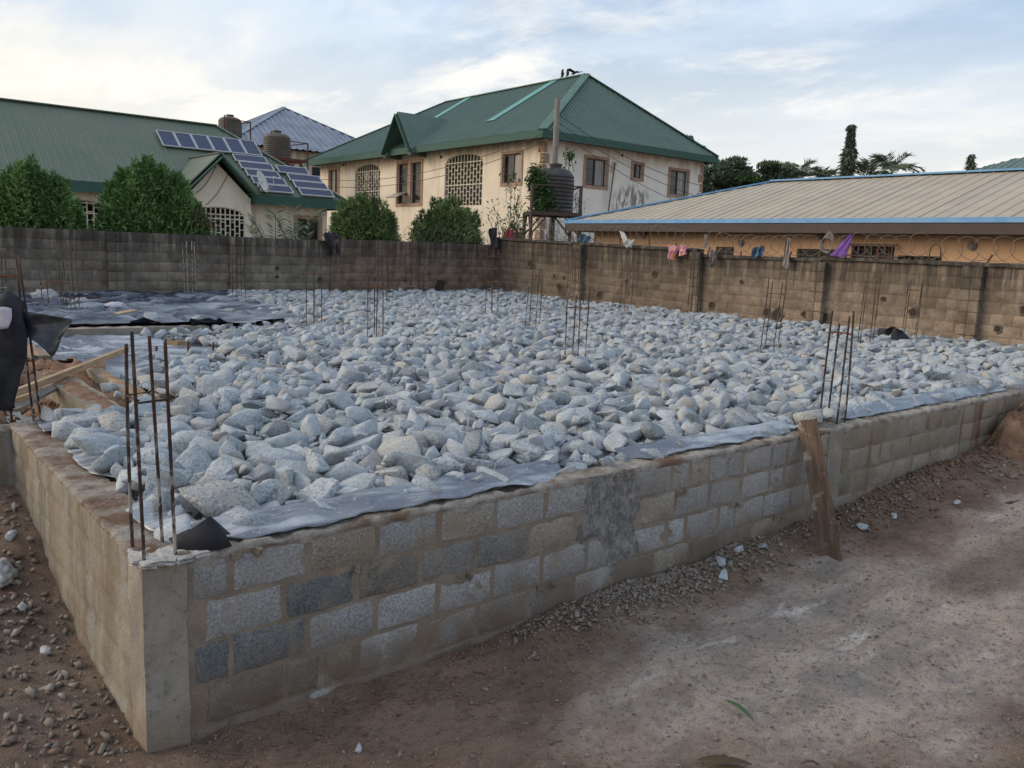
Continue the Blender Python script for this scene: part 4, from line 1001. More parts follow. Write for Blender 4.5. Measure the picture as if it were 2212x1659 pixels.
rag('grey scrap caught high on the wire above the cracked pillar', Pr, -11.2, 2.42, .10, .34, 'grey_rag', 19, flare=1.2, v0=.0)
rag('dark blue rag caught on the coping of the right wall', Pr, -9.35, 2.12, .34, .26, 'blue_rag', 10, flare=1.3, v0=-.05)
rag('grey torn rag dangling from the wire of the right wall', Pr, -8.45, 2.35, .16, .72, 'grey_rag', 11, flare=1.4, v0=-.12)
rag('purple cloth draped on the wire of the right wall', Pr, -6.75, 2.48, .12, .55, 'purple_cloth', 12, flare=3.6, v0=-.09, n=8, cat='cloth', name='cloth', lean=-.30)
rag('dark blue scrap on the coping under the water tank', Pr, -16.2, 2.38, .40, .22, 'blue_rag', 13, flare=1.3, v0=.0)
# coil of pale hose hung on the wall
m = MB(); ctr = Pr(-7.35, -.10, 2.28)
for k in range(5):
    m.tube([ctr + Vector((-.02 * k + .02 * math.sin(a * 3), (.13 + .012 * k) * math.cos(a), (.24 - .014 * k) * math.sin(a) - .02 * k)) for a in np.linspace(0, 6.283, 22)[:-1]], .014, 5, closed=True)
m.build('hose_coil', 'grey_rag', smooth=True, label='pale coiled hose hung on the right wall beside the purple cloth', cat='hose')
def razor(label, P, u0, u1, zf, r=.27, pitch=.30, v=.05):
    t_ = thing('razor_wire', label, 'razor wire', P(u0, v, zf(u0) - r)); n = int((u1 - u0) / pitch * 14); pts = []
    R_ = random.Random(int(u0 * 10)); 
    for i in range(n):
        a = 2 * math.pi * i / 14; u = u0 + (u1 - u0) * i / n; rr_ = r * (1 + .14 * fbm(u * 1.3, 2, 2))
        pts.append(P(u + .27 * math.cos(a) * (1 + .35 * fbm(u * .9, 7, 1)), v + rr_ * .55 * math.cos(a + .6), zf(u) + rr_ * math.sin(a) * (1 + .3 * fbm(u * 1.7, 1, 3)) + .11 * fbm(u * .8, 5, 5)))
    MB().tube(pts, .0065, 4, caps=False).build('coil', 'wire_grey', t_)
    for u in np.arange(u0 + .3, u1, 1.15):
        u = u + R_.uniform(-.2, .2); MB().bar(P(u, .06, zf(u) - r - .05), P(u + R_.uniform(-.12, .12), .05, zf(u) - r + R_.uniform(.08, .22)), .03, .03).build('spike', 'rust_frame', t_)
razor('razor wire coil over the dark stained far panels of the right wall', Pr, -20.6, -11.6, lambda u: lerp(2.55, 2.33, (u + 20.6) / 9.0))
razor('razor wire coil over the right wall between cracked pillar and purple cloth', Pr, -11.3, -7.6, lambda u: 2.17)
razor('razor wire coil over the nearest panels of the right wall', Pr, -7.4, .5, lambda u: 2.20, pitch=.36)
razor('razor wire coil between the two small thuja bushes on the back wall', Pb, 14.4, 18.0, lambda u: 2.22, .24)
# bent rod on the wall
a_ = [Pr(-4.75 + .13 * math.cos(t_), -.02, 1.92 + .36 * max(0, math.sin(t_)) ** .7) for t_ in np.linspace(0, math.pi, 12)]
MB().tube(a_, .014, 6).build('bent_rod', 'dark_steel', label='bent iron rod sticking up like a loop from the right wall', cat='rod', smooth=True)

# ------------------------------------------------------------------ houses: shared builders
def facade(root, O, Ud, Nn, width, z0, z1, holes, mat, depth=.16, name='wall'):
    """wall sheet with real openings and reveals. holes: (u0,u1,z0,z1,arch)"""
    O, Ud, Nn = Vector(O), Vector(Ud), Vector(Nn); P = lambda u, z, d=0.0: tuple(O + Ud * u + Vector((0, 0, z)) - Nn * d)
    us = sorted(set([0, width] + [h[0] for h in holes] + [h[1] for h in holes])); zs = sorted(set([z0, z1] + [h[2] for h in holes] + [h[3] for h in holes])); m = MB()
    for a, b in zip(us, us[1:]):
        for c, d in zip(zs, zs[1:]):
            if any(h[0] - 1e-6 <= a and b <= h[1] + 1e-6 and h[2] - 1e-6 <= c and d <= h[3] + 1e-6 for h in holes): continue
            m.add([P(a, c), P(b, c), P(b, d), P(a, d)], [(0, 1, 2, 3)])
    for (a, b, c, d, arch) in holes:
        zt = d - arch
        m.add([P(a, c), P(a, c, depth), P(a, zt, depth), P(a, zt)], [(0, 3, 2, 1)]); m.add([P(b, c), P(b, c, depth), P(b, zt, depth), P(b, zt)], [(0, 1, 2, 3)]); m.add([P(a, c), P(b, c), P(b, c, depth), P(a, c, depth)], [(0, 1, 2, 3)][::-1])
        n = 12 if arch else 1
        cur = [(lerp(a, b, i / n), (zt + arch * math.sqrt(max(0, 1 - (2 * i / n - 1) ** 2))) if arch else d) for i in range(n + 1)]
        for (ua, za), (ub, zb) in zip(cur, cur[1:]):
            m.add([P(ua, za), P(ub, zb), P(ub, zb, depth), P(ua, za, depth)], [(0, 1, 2, 3)])
            if arch: m.add([P(ua, za), P(ub, zb), P(ub, d), P(ua, d)], [(0, 1, 2, 3)])
    return m.build(name, mat, root)
def frame_bars(m, P, a, b, c, d, w, dep, t_=.04):
    """rectangular frame in wall coordinates"""
    for (u0, u1, q0, q1) in ((a, b, c, c + w), (a, b, d - w, d), (a, a + w, c + w, d - w), (b - w, b, c + w, d - w)):
        m.add([P(u, z, dd) for dd in (dep, dep - t_) for u, z in ((u0, q0), (u1, q0), (u1, q1), (u0, q1))], [(3, 2, 1, 0), (4, 5, 6, 7), (0, 1, 5, 4), (1, 2, 6, 5), (2, 3, 7, 6), (3, 0, 4, 7)])
def window(root, O, Ud, Nn, a, b, c, d, panes=2, surround=.13, split=None, glassmats=('dark_glass', 'curtain_glass'), depth=.16):
    O, Ud, Nn = Vector(O), Vector(Ud), Vector(Nn); P = lambda u, z, dd=0.0: tuple(O + Ud * u + Vector((0, 0, z)) - Nn * dd)
    m = MB(); frame_bars(m, P, a, b, c, d, .05, depth - .02, .05)
    for k in range(1, panes): u = lerp(a, b, k / panes); m.add([P(uu, zz, dd) for dd in (depth - .02, depth - .08) for uu, zz in ((u - .03, c), (u + .03, c), (u + .03, d), (u - .03, d))], [(3, 2, 1, 0), (4, 5, 6, 7), (0, 1, 5, 4), (1, 2, 6, 5), (2, 3, 7, 6), (3, 0, 4, 7)])
    w = m.build('window', 'window_frame', root)
    for k in range(panes):
        u0, u1 = lerp(a, b, k / panes), lerp(a, b, (k + 1) / panes)
        MB().add([P(u0, c, depth - .03 + .012 * k), P(u1, c, depth - .03 + .012 * k), P(u1, d, depth - .03 + .012 * k), P(u0, d, depth - .03 + .012 * k)], [(0, 1, 2, 3)]).build('pane', glassmats[k % len(glassmats)], w)
    if surround:
        m = MB(); s = surround
        for (u0, u1, q0, q1) in ((a - s, b + s, c - s, c), (a - s, b + s, d, d + s), (a - s, a, c, d), (b, b + s, c, d)):
            m.add([P(u, z, dd) for dd in (.01, -.045) for u, z in ((u0, q0), (u1, q0), (u1, q1), (u0, q1))], [(3, 2, 1, 0), (4, 5, 6, 7), (0, 1, 5, 4), (1, 2, 6, 5), (2, 3, 7, 6), (3, 0, 4, 7)])
        m.build('surround', 'brown_surround', w)
    return w
def grille(root, O, Ud, Nn, a, b, c, d, arch, nb, mat='cream_iron', depth=.16, mid=None, bw=.03, back='room_dark'):
    O, Ud, Nn = Vector(O), Vector(Ud), Vector(Nn); P = lambda u, z, dd=0.0: O + Ud * u + Vector((0, 0, z)) - Nn * dd
    zt = d - arch; top = lambda u: zt + (arch * math.sqrt(max(0, 1 - (2 * (u - a) / (b - a) - 1) ** 2)) if arch else 0)
    w = MB().add([P(a, c, .9), P(b, c, .9), P(b, d, .9), P(a, d, .9), P(a, c, depth), P(b, c, depth), P(b, d, depth), P(a, d, depth)], [(0, 1, 2, 3), (0, 4, 5, 1), (1, 5, 6, 2), (3, 2, 6, 7), (0, 3, 7, 4)]).build('opening', back, root)
    m = MB(); us = [lerp(a, b, k / nb) for k in range(nb + 1)]
    for k, u in enumerate(us):
        if top(u) - c > .05: m.bar(P(u, c, .06), P(u, max(c + .05, top(u)), .06), bw, bw, up=Nn)
    for z in ([c + .02, zt] + ([mid] if mid else [])): m.bar(P(a, z, .05), P(b, z, .05), bw, bw, up=Nn)
    if arch:
        n = 12; cur = [P(lerp(a, b, i / n), top(lerp(a, b, i / n)) - .01, .06) for i in range(n + 1)]
        for p, q in zip(cur, cur[1:]): m.bar(p, q, bw, bw, up=Nn)
    step = (zt - c) / 6
    for k in range(nb):
        for j in range(1, 7):
            z = c + step * (j - (.5 if k % 2 else 0)); 
            if z < zt - .02: m.bar(P(us[k], z, .06), P(us[k + 1], z, .06), bw * .8, bw * .8, up=Nn)
    m.build('grille', mat, w); return w
def sheets(root, E0, Ud, Sd, L_, vmax, mat, pitch=.25, h=.032, per=4, name='roof_sheet', special=None, rib=.35, trap=True):
    """ribbed roofing sheets; vmax(u) = length up the slope at u"""
    E0, Ud, Sd = Vector(E0), Vector(Ud), Vector(Sd).normalized(); Nn = Ud.cross(Sd).normalized()
    if Nn.z < 0: Nn = -Nn
    w = pitch * per; n = math.ceil(L_ / w)
    for k in range(n):
        u0, u1 = k * w, min((k + 1) * w, L_); prof = []
        q = u0
        while q < u1 - 1e-6:
            for f_, hh in ((0, 0), (1 - rib, 0), (1 - rib * .75, h), (1 - rib * .25, h)): prof.append((q + f_ * pitch, hh))
            q += pitch
        prof.append((u1, 0)); prof = [(min(u, u1), hh + .004 * (k % 2)) for u, hh in prof]
        if max(vmax(u) for u, _ in prof) < .03: continue
        m = MB()
        for u, hh in prof:
            V = max(.0, vmax(u)); a = E0 + Ud * u + Nn * hh; m.v += [tuple(a), tuple(a + Sd * V)]
        m.f = [(2 * i, 2 * i + 2, 2 * i + 3, 2 * i + 1) for i in range(len(prof) - 1)]
        m.build(name, (special or {}).get(k, mat), root)
def cap(root, pts, mat, w=.28, name='ridge_cap', t_=.05):
    m = MB()
    for p, q in zip(pts, pts[1:]): m.bar(Vector(p) + Vector((0, 0, .03)), Vector(q) + Vector((0, 0, .03)), w, t_)
    return m.build(name, mat, root)

# ------------------------------------------------------------------ two-storey cream house
EX, EY, EZ, EX2, EY2, RX, RZ, RY1, RY2 = 23.33, 24.69, 7.0, 35.25, 48.42, 29.28, 10.68, 28.55, 41.0
hb = thing('two_storey_house', 'cream two-storey house with green hipped roof and arched grilles', 'house', (29.3, 36.5, .35))
WX, WY = EX + .75, EY + .75
G0 = .3
# left (long) face, seen along u = distance from the near corner
O1, U1, N1 = (WX, WY, 0), (0, 1, 0), (-1, 0, 0)
w1 = [(1.55, 2.92, 4.92, 6.25)]                                        # window beside the corner (u from the near corner)
def yu(y): return y - WY
a2 = (yu(29.98), yu(33.25), 3.92, 6.50, .42); a1 = (yu(39.95), yu(42.95), 4.10, 6.52, .42)
dbl = [(yu(35.5), yu(36.55), 4.15, 6.32, 0), (yu(36.85), yu(37.95), 4.15, 6.32, 0)]
w0 = (yu(45.1), yu(46.35), 5.0, 6.40, 0)
gfl = [(1.2, 2.6, 1.2, 2.65, 0)]
holes = [(1.55, 2.92, 4.92, 6.25, 0), a2, a1, w0] + dbl + gfl
facade(hb, O1, U1, N1, EY2 - .75 - WY, G0, 6.82, holes, 'cream_stucco')
window(hb, O1, U1, N1, 1.55, 2.92, 4.92, 6.25, glassmats=('curtain_glass', 'dark_glass')); window(hb, O1, U1, N1, 1.2, 2.6, 1.2, 2.65)
window(hb, O1, U1, N1, *w0[:4])
for h_ in dbl: window(hb, O1, U1, N1, *h_[:4], panes=1, surround=.15, glassmats=('dark_glass',))
# one pane tilted open
m = MB(); m.add([(WX - .02, WY + dbl[1][1], 4.75), (WX - .02, WY + dbl[1][0], 4.75), (WX - .75, WY + dbl[1][0], 4.42), (WX - .75, WY + dbl[1][1], 4.42)], [(0, 1, 2, 3)]); o = m.build('open_casement', 'curtain_glass', hb); o.modifiers.new('t', 'SOLIDIFY').thickness = .04
grille(hb, O1, U1, N1, *a2, nb=12, mid=4.98, bw=.045); grille(hb, O1, U1, N1, *a1, nb=11, mid=4.95, bw=.045)
# right (short) face
O2, U2, N2 = (WX, WY, 0), (1, 0, 0), (0, -1, 0)
rw = [(26.66 - WX, 28.02 - WX, 4.96, 6.20), (29.8 - WX, 30.45 - WX, 5.55, 6.20), (32.5 - WX, 33.85 - WX, 4.96, 6.16)]
facade(hb, O2, U2, N2, EX2 - .75 - WX + .55, G0, 6.82, [r_ + (0,) for r_ in rw], 'white_stucco')
for r_ in rw: window(hb, O2, U2, N2, *r_, panes=2)
MB().span((WX + .3, WY + .3, G0), (EX2 - .5, EY2 - .9, 6.7)).build('inner_core', 'room_dark', hb)
# quoins
for k in range(9):
    z = 6.62 - k * .48; big = k % 2
    MB().span((WX - .03, WY - .03, z - .42), (WX + (.34 if big else .2), WY + (.2 if big else .34), z)).build('quoin', 'brown_surround', hb)
for k in range(6):
    z = 6.62 - k * .48; x = EX2 - .20; MB().span((x - (.34 if k % 2 else .2), WY - .03, z - .42), (x + .03, WY + .3, z)).build('quoin', 'brown_surround', hb)
# eaves: soffit and fascia
MB().add([(EX, EY, EZ - .24), (EX2, EY, EZ - .24), (EX2, EY2, EZ - .24), (EX, EY2, EZ - .24)], [(0, 1, 2, 3)]).build('soffit', 'grey_soffit', hb)
MB().span((EX - .03, EY, EZ - .32), (EX + .02, EY2, EZ - .01)).build('fascia', 'green_fascia', hb)
MB().span((EX - .03, EY - .05, EZ - .32), (EX2, EY - .002, EZ - .01)).build('fascia', 'green_fascia', hb)
MB().span((EX2 - .02, EY, EZ - .32), (EX2 + .03, EY2, EZ - .01)).build('fascia', 'green_fascia', hb)
D = RX - EX; h1, h2 = RY1 - EY, EY2 - RY2; LF = EY2 - EY; dz = RZ - EZ
sl = math.hypot(D, dz)
sheets(hb, (EX, EY, EZ), (0, 1, 0), (D, 0, dz), LF, lambda u: sl * max(0, min(1, u / h1, (LF - u) / h2)), 'green_roof', .24, .034, 4)
# translucent aqua strips set into the long slope
S1 = Vector((D, 0, dz)).normalized(); Nr = Vector((0, 1, 0)).cross(S1); Nr = Nr if Nr.z > 0 else -Nr
for y, a, b in ((30.55, .30, .985), (38.2, .42, .98)):
    e = Vector((EX, y, EZ)); m = MB(); m.add([e + S1 * sl * a + Nr * .05, e + Vector((0, .62, 0)) + S1 * sl * a + Nr * .05, e + Vector((0, .62, 0)) + S1 * sl * b + Nr * .05, e + S1 * sl * b + Nr * .05], [(0, 1, 2, 3)])
    o = m.build('roof_light', 'aqua_sheet', hb); o.modifiers.new('t', 'SOLIDIFY').thickness = .012
sl2 = math.hypot(h1, dz); LW = EX2 - EX
sheets(hb, (EX, EY, EZ), (1, 0, 0), (0, h1, dz), LW, lambda u: sl2 * max(0, min(1, u / D, (LW - u) / (EX2 - RX))), 'green_roof', .24, .034, 4)
MB().add([(EX2, EY, EZ), (EX2, EY2, EZ), (RX, RY2, RZ), (RX, RY1, RZ)], [(0, 1, 2, 3)]).add([(EX, EY2, EZ), (EX2, EY2, EZ), (RX, RY2, RZ)], [(0, 2, 1)]).build('rear_roof', 'green_roof', hb)
cap(hb, [(EX, EY, EZ), (RX, RY1, RZ)], 'light_green_cap', .42); cap(hb, [(RX, RY1, RZ), (RX, RY2, RZ)], 'light_green_cap', .30); cap(hb, [(EX2, EY, EZ), (RX, RY1, RZ)], 'light_green_cap', .34); cap(hb, [(EX, EY2, EZ), (RX, RY2, RZ)], 'light_green_cap', .34)
# front gablet
gc, gw_, gz0, gz1, gx = 36.45, 1.42, 6.85, 8.85, EX - .25
xe = lambda z: EX + (z - EZ) / (dz / D)
for sgn, nm in ((-1, 'a'), (1, 'b')):
    y0 = gc + sgn * gw_; m = MB(); m.add([(gx, gc, gz1), (gx, y0, gz0), (EX + .1, y0, gz0), (xe(gz1), gc, gz1)], [(0, 1, 2, 3)] if sgn > 0 else [(3, 2, 1, 0)])
    o = m.build('gablet_roof', 'green_roof', hb); o.modifiers.new('t', 'SOLIDIFY').thickness = .05
    MB().bar((gx - .03, gc, gz1 - .12), (gx - .03, y0, gz0 - .12), .06, .30, up=(1, 0, 0)).build('barge_board', 'green_fascia', hb)
    MB().span((gx, min(y0, y0 - sgn * .3), gz0 - .30), (WX, max(y0, y0 - sgn * .3), gz0 - .10)).build('gablet_soffit', 'grey_soffit', hb)
MB().add([(WX - .02, gc - .95, 6.6), (WX - .02, gc + .95, 6.6), (WX - .02, gc + .45, 7.5), (WX - .02, gc, 7.9), (WX - .02, gc - .45, 7.5)], [(4, 3, 2, 1, 0)]).build('gablet_wall', 'cream_stucco', hb)
# laundry behind the arched grilles: things of their own
def hang(label, y, z, w, h, mat, seed): 
    rows = [[Vector((WX + .30 + .03 * math.sin(i * 1.9 + seed), y + (i / 6 - .5) * w, z - h * t_ + .03 * math.sin(i * 2.2 + seed))) for i in range(7)] for t_ in np.linspace(0, 1, 5)]
    drape('laundry', label, 'clothing', rows, mat, .01, 1)
hang('blue jeans drying behind the right arched grille', 30.75, 4.95, 1.15, .40, 'jeans', 1); hang('dark clothes drying behind the right arched grille', 32.3, 4.92, 1.3, .42, 'dark_rag', 2)
hang('white laundry behind the left arched grille', 41.6, 6.12, 1.9, .55, 'white_rag', 3); hang('pale laundry low behind the left arched grille', 42.2, 5.45, .9, .35, 'lilac_patch', 4); hang('dark garment low behind the left arched grille', 40.7, 4.75, .8, .45, 'dark_rag', 6)
for (x, y, z) in ((WX - .03, 33.6, 6.45), (WX - .03, 44.4, 6.62)): MB().tube([(x, y, z), (x - .04, y, z)], .07, 8).build('vent', 'room_dark', hb)
MB().tube([(29.0, WY + .02, 6.52), (29.0, WY - .03, 6.52)], .07, 8).build('vent', 'room_dark', hb)

# pole, aerial, cables
MB().tube([(22.95, 23.35, .3), (22.98, 23.38, 4.0), (23.02, 23.42, 8.12)], [.15, .13, .115], 9).build('pole', 'grey_timber', smooth=True, label='weathered grey utility pole rising in front of the house corner', cat='pole')
ant = thing('tv_aerial', 'thin television aerial mast on the white end wall', 'aerial', (28.3, WY - .1, 3.0))
MB().tube([(28.12, WY - .12, 3.2), (28.45, WY - .12, 6.15)], .03, 5).build('mast', 'dark_steel', ant)
m = MB()
for k in range(5): m.bar((28.40 - .05 * k, WY - .35, 6.12 - .26 * k * .4), (28.40 - .05 * k, WY + .0, 6.12 - .26 * k * .4), .02, .02)
m.build('elements', 'dark_steel', ant); MB().bar((27.3, WY - .12, 3.2), (28.12, WY - .12, 3.2), .06, .06).build('bracket', 'dark_steel', ant)
def cable(label, a, b, sag, r=.014):
    a, b = Vector(a), Vector(b); pts = [a.lerp(b, t_) + Vector((0, 0, -sag * 4 * t_ * (1 - t_))) for t_ in np.linspace(0, 1, 18)]
    MB().tube(pts, r, 4).build('cable', 'dark_steel', label=label, cat='cable', smooth=True)
cable('upper cable from the pole across the white end wall', (23.0, 23.4, 7.5), (37.5, 24.3, 5.4), .75); cable('middle cable from the pole across the white end wall', (23.0, 23.4, 7.2), (37.0, 24.0, 4.6), .65); cable('lowest cable from the pole across the white end wall', (23.0, 23.4, 6.9), (36.0, 23.8, 3.8), .55)
cable('cable from the pole sagging left across the cream facade', (23.0, 23.4, 6.9), (22.6, 47.0, 5.9), .95); cable('second cable sagging left across the cream facade', (23.0, 23.4, 6.55), (22.4, 47.0, 5.55), 1.0)
# birds on the ridge and a small dish
def bird(label, x, y, z, s=1.0):
    b = thing('bird', label, 'bird', (x, y, z))
    MB().tube([(x, y - .02, z + .06 * s), (x, y, z + .14 * s), (x, y + .01, z + .24 * s), (x, y + .02, z + .36 * s), (x, y - .0, z + .44 * s), (x, y - .06 * s, z + .45 * s)], [.02 * s, .075 * s, .095 * s, .06 * s, .055 * s, .012 * s], 8).build('body', 'dark_rag', b, smooth=True)
    MB().bar((x, y + .06 * s, z + .14 * s), (x, y + .20 * s, z - .04 * s), .06 * s, .02 * s).build('tail', 'dark_rag', b)
    for d_ in (-.025, .025): MB().tube([(x + d_, y, z), (x + d_, y, z + .12 * s)], .008, 4).build('leg', 'dark_rag', b)
bird('left bird perched on the house ridge', RX, 30.35, RZ + .06, .95); bird('right bird perched on the house ridge', RX, 29.95, RZ + .06, .9)
cr = thing('bird', 'bird with spread wings on the ridge beside the two', 'bird', (RX, 29.5, RZ + .06))
MB().tube([(RX, 29.7, RZ + .16), (RX, 29.5, RZ + .20), (RX, 29.25, RZ + .24), (RX, 29.15, RZ + .25)], [.01, .07, .05, .01], 7).build('body', 'dark_rag', cr, smooth=True)
for s_ in (-1, 1): MB().add([(RX, 29.55, RZ + .22), (RX, 29.35, RZ + .24), (RX + s_ * .45, 29.30, RZ + .34), (RX + s_ * .40, 29.6, RZ + .30)], [(0, 1, 2, 3)]).build('wing', 'dark_rag', cr).modifiers.new('t', 'SOLIDIFY').thickness = .015
for d_ in (-.03, .03): MB().tube([(RX + d_, 29.5, RZ + .06), (RX + d_, 29.5, RZ + .18)], .008, 4).build('leg', 'dark_rag', cr)

# ------------------------------------------------------------------ bungalow on the left with solar panels
ha = thing('bungalow', 'long bungalow with dull green roof, porch gable and solar panels', 'house', (8.0, 37.0, .35))
AX0, AX1, AY, AZ, AD, AS = -7.0, 18.17, 32.57, 3.80, 4.55, .72
RA = AZ + AD * AS; sa = math.hypot(AD, AD * AS); LA = AX1 - AX0
sheets(ha, (AX0, AY, AZ), (1, 0, 0), (0, AD, AD * AS), LA, lambda u: sa * max(0, min(1, (LA - u) / AD)), 'dull_green_roof', .3, .012, 4, rib=.18)
MB().add([(AX1, AY, AZ), (AX1, AY + 2 * AD, AZ), (AX1 - AD, AY + AD, RA)], [(0, 1, 2)]).add([(AX0, AY + 2 * AD, AZ), (AX1, AY + 2 * AD, AZ), (AX1 - AD, AY + AD, RA), (AX0, AY + AD, RA)], [(0, 3, 2, 1)]).build('rear_roof', 'dull_green_roof', ha)
cap(ha, [(AX0, AY + AD, RA), (AX1 - AD, AY + AD, RA), (AX1, AY, AZ)], 'dull_green_roof', .34)
MB().add([(AX0, AY, AZ - .3), (AX1, AY, AZ - .3), (AX1, AY + 2 * AD, AZ - .3), (AX0, AY + 2 * AD, AZ - .3)], [(0, 1, 2, 3)]).build('soffit', 'grey_soffit', ha)
MB().span((AX0, AY - .04, AZ - .42), (AX1 + .03, AY, AZ - .01)).build('fascia', 'green_fascia', ha); MB().span((AX1, AY, AZ - .42), (AX1 + .04, AY + 2 * AD, AZ - .01)).build('fascia', 'green_fascia', ha)
AWY = AY + .7; OA = (AX0, AWY, 0)
lw_ = (6.05 - AX0, 7.55 - AX0, 1.0, 3.12, .12); dr = (16.0 - AX0, 17.05 - AX0, .4, 2.88, 0); sw = (1.4 - AX0, 3.2 - AX0, 1.0, 3.1, .12)
facade(ha, OA, (1, 0, 0), (0, -1, 0), AX1 - .7 - AX0, .3, AZ - .2, [lw_, dr, sw], 'cream_stucco')
grille(ha, OA, (1, 0, 0), (0, -1, 0), *lw_, nb=6, bw=.05, mid=2.6); grille(ha, OA, (1, 0, 0), (0, -1, 0), *sw, nb=7, bw=.05, mid=2.6)
window(ha, OA, (1, 0, 0), (0, -1, 0), *dr[:4], panes=1, surround=.16, glassmats=('dark_glass',))
MB().span((AX0, AWY + .95, .3), (AX1 - .9, AY + 2 * AD - .8, AZ - .25)).build('inner_core', 'room_dark', ha); MB().span((AX1 - .75, AWY + .02, .3), (AX1 - .7, AY + 2 * AD - .7, AZ - .2)).build('end_wall', 'cream_stucco', ha)
# porch gable
PY, pc, pw, pz0, pz1 = 30.94, 11.62, 1.48, 3.72, 5.22
pme = AY + (pz1 - AZ) / AS
for sgn in (-1, 1):
    x0 = pc + sgn * pw; m = MB(); m.add([(pc, PY, pz1), (x0, PY, pz0), (x0, AY + .2, pz0), (pc, pme, pz1)], [(0, 1, 2, 3)] if sgn < 0 else [(3, 2, 1, 0)])
    o = m.build('porch_roof', 'dull_green_roof', ha); o.modifiers.new('t', 'SOLIDIFY').thickness = .05
    MB().bar((pc, PY - .03, pz1 - .14), (x0, PY - .03, pz0 - .14), .05, .38, up=(0, 1, 0)).build('barge_board', 'green_fascia', ha)
    MB().bar((x0, PY - .02, pz0 - .22), (x0, AY, pz0 - .22), .06, .40).build('porch_fascia', 'green_fascia', ha)
cap(ha, [(pc, PY, pz1), (pc, pme, pz1)], 'dull_green_roof', .25)
OP = (pc - 1.2, PY + .45, 0); pwin = (.12, 2.32, 1.0, 3.10, .30)
facade(ha, OP, (1, 0, 0), (0, -1, 0), 2.55, .3, 3.55, [pwin], 'cream_stucco', .12)
MB().add([(pc - 1.2, PY + .45, 3.55), (pc + 1.35, PY + .45, 3.55), (pc, PY + .45, 4.85)], [(0, 1, 2)]).build('gable_wall', 'cream_stucco', ha)
grille(ha, OP, (1, 0, 0), (0, -1, 0), *pwin, nb=11, bw=.05, mid=2.62, depth=.12)
MB().span((pc + 1.35, PY + .45, .3), (pc + 1.4, AWY, 3.55)).build('porch_side', 'cream_stucco', ha); MB().span((pc - 1.25, PY + .45, .3), (pc - 1.2, AWY, 3.55)).build('porch_side', 'cream_stucco', ha)
lp = thing('wall_lamp', 'small pale floodlight under the bungalow eave', 'lamp', (17.25, AWY - .1, 3.1)); MB().span((17.1, AWY - .16, 3.12), (17.4, AWY - .0, 3.26)).build('housing', 'dish_white', lp); MB().span((17.24, AWY - .17, 3.135), (17.38, AWY - .162, 3.245)).build('lens', 'aluminium', lp)
for k, (x0, x1, z0_, z1_) in enumerate(((10.95, 11.55, 3.6, 4.75), (11.35, 12.05, 3.15, 4.5))):
    cable('loose wire dangling on the porch gable, %s' % ('left' if k == 0 else 'right'), (x0 - .25, PY + .40, z0_), (x1, PY + .40, z1_), .18, .012)
# solar panels on the front slope
Sa = Vector((0, 1, AS)).normalized(); Na = Vector((0, -AS, 1)).normalized()
def solar(label, x0, x1, y0, y1, cols=True):
    z = lambda y: AZ + (y - AY) * AS
    c = Vector(((x0 + x1) / 2, (y0 + y1) / 2, z((y0 + y1) / 2))) + Na * .12; w, h = x1 - x0, (y1 - y0) * math.sqrt(1 + AS * AS)
    rot = Matrix((Vector((1, 0, 0)), Sa, Na)).transposed(); q = rot.to_euler()
    t_ = thing('solar_panel', label, 'solar panel', c - Na * .1, 'solar panels on the bungalow roof')
    link('cells', MB().box((0, 0, 0), (w - .03, h - .03, .03)).mesh('cells'), 'solar_cells', t_, c, q)
    m = MB(); 
    for a, b, cc, d in ((0, h / 2 - .02, w, .045), (0, -h / 2 + .02, w, .045), (w / 2 - .02, 0, .045, h - .09), (-w / 2 + .02, 0, .045, h - .09)): m.box((a, b, .004), (cc, d, .045))
    link('frame', m.mesh('frame'), 'aluminium', t_, c, q)
    m = MB(); m.box((0, h * .3, -.06), (w, .04, .08)); m.box((0, -h * .3, -.06), (w, .04, .08)); link('rail', m.mesh('rail'), 'aluminium', t_, c, q)
NM = ['first', 'second', 'third', 'fourth', 'fifth', 'sixth']
for k in range(6): solar('%s from the left in the upper row of six solar panels' % NM[k], 10.55 + .752 * k, 11.28 + .752 * k, 35.08, 36.10)
for k in range(5): solar('%s from the top in the stack of five solar panels' % NM[k], 13.55 + .10 * k, 15.10 + .10 * k, 34.55 - .475 * k, 34.99 - .475 * k)
solar('single solar panel above the stack of three at the right', 15.40, 16.92, 34.03, 34.50)
for k in range(3): solar('%s from the top in the right stack of three solar panels' % NM[k], 15.72 + .07 * k, 17.36 + .07 * k, 33.54 - .47 * k, 33.98 - .47 * k)
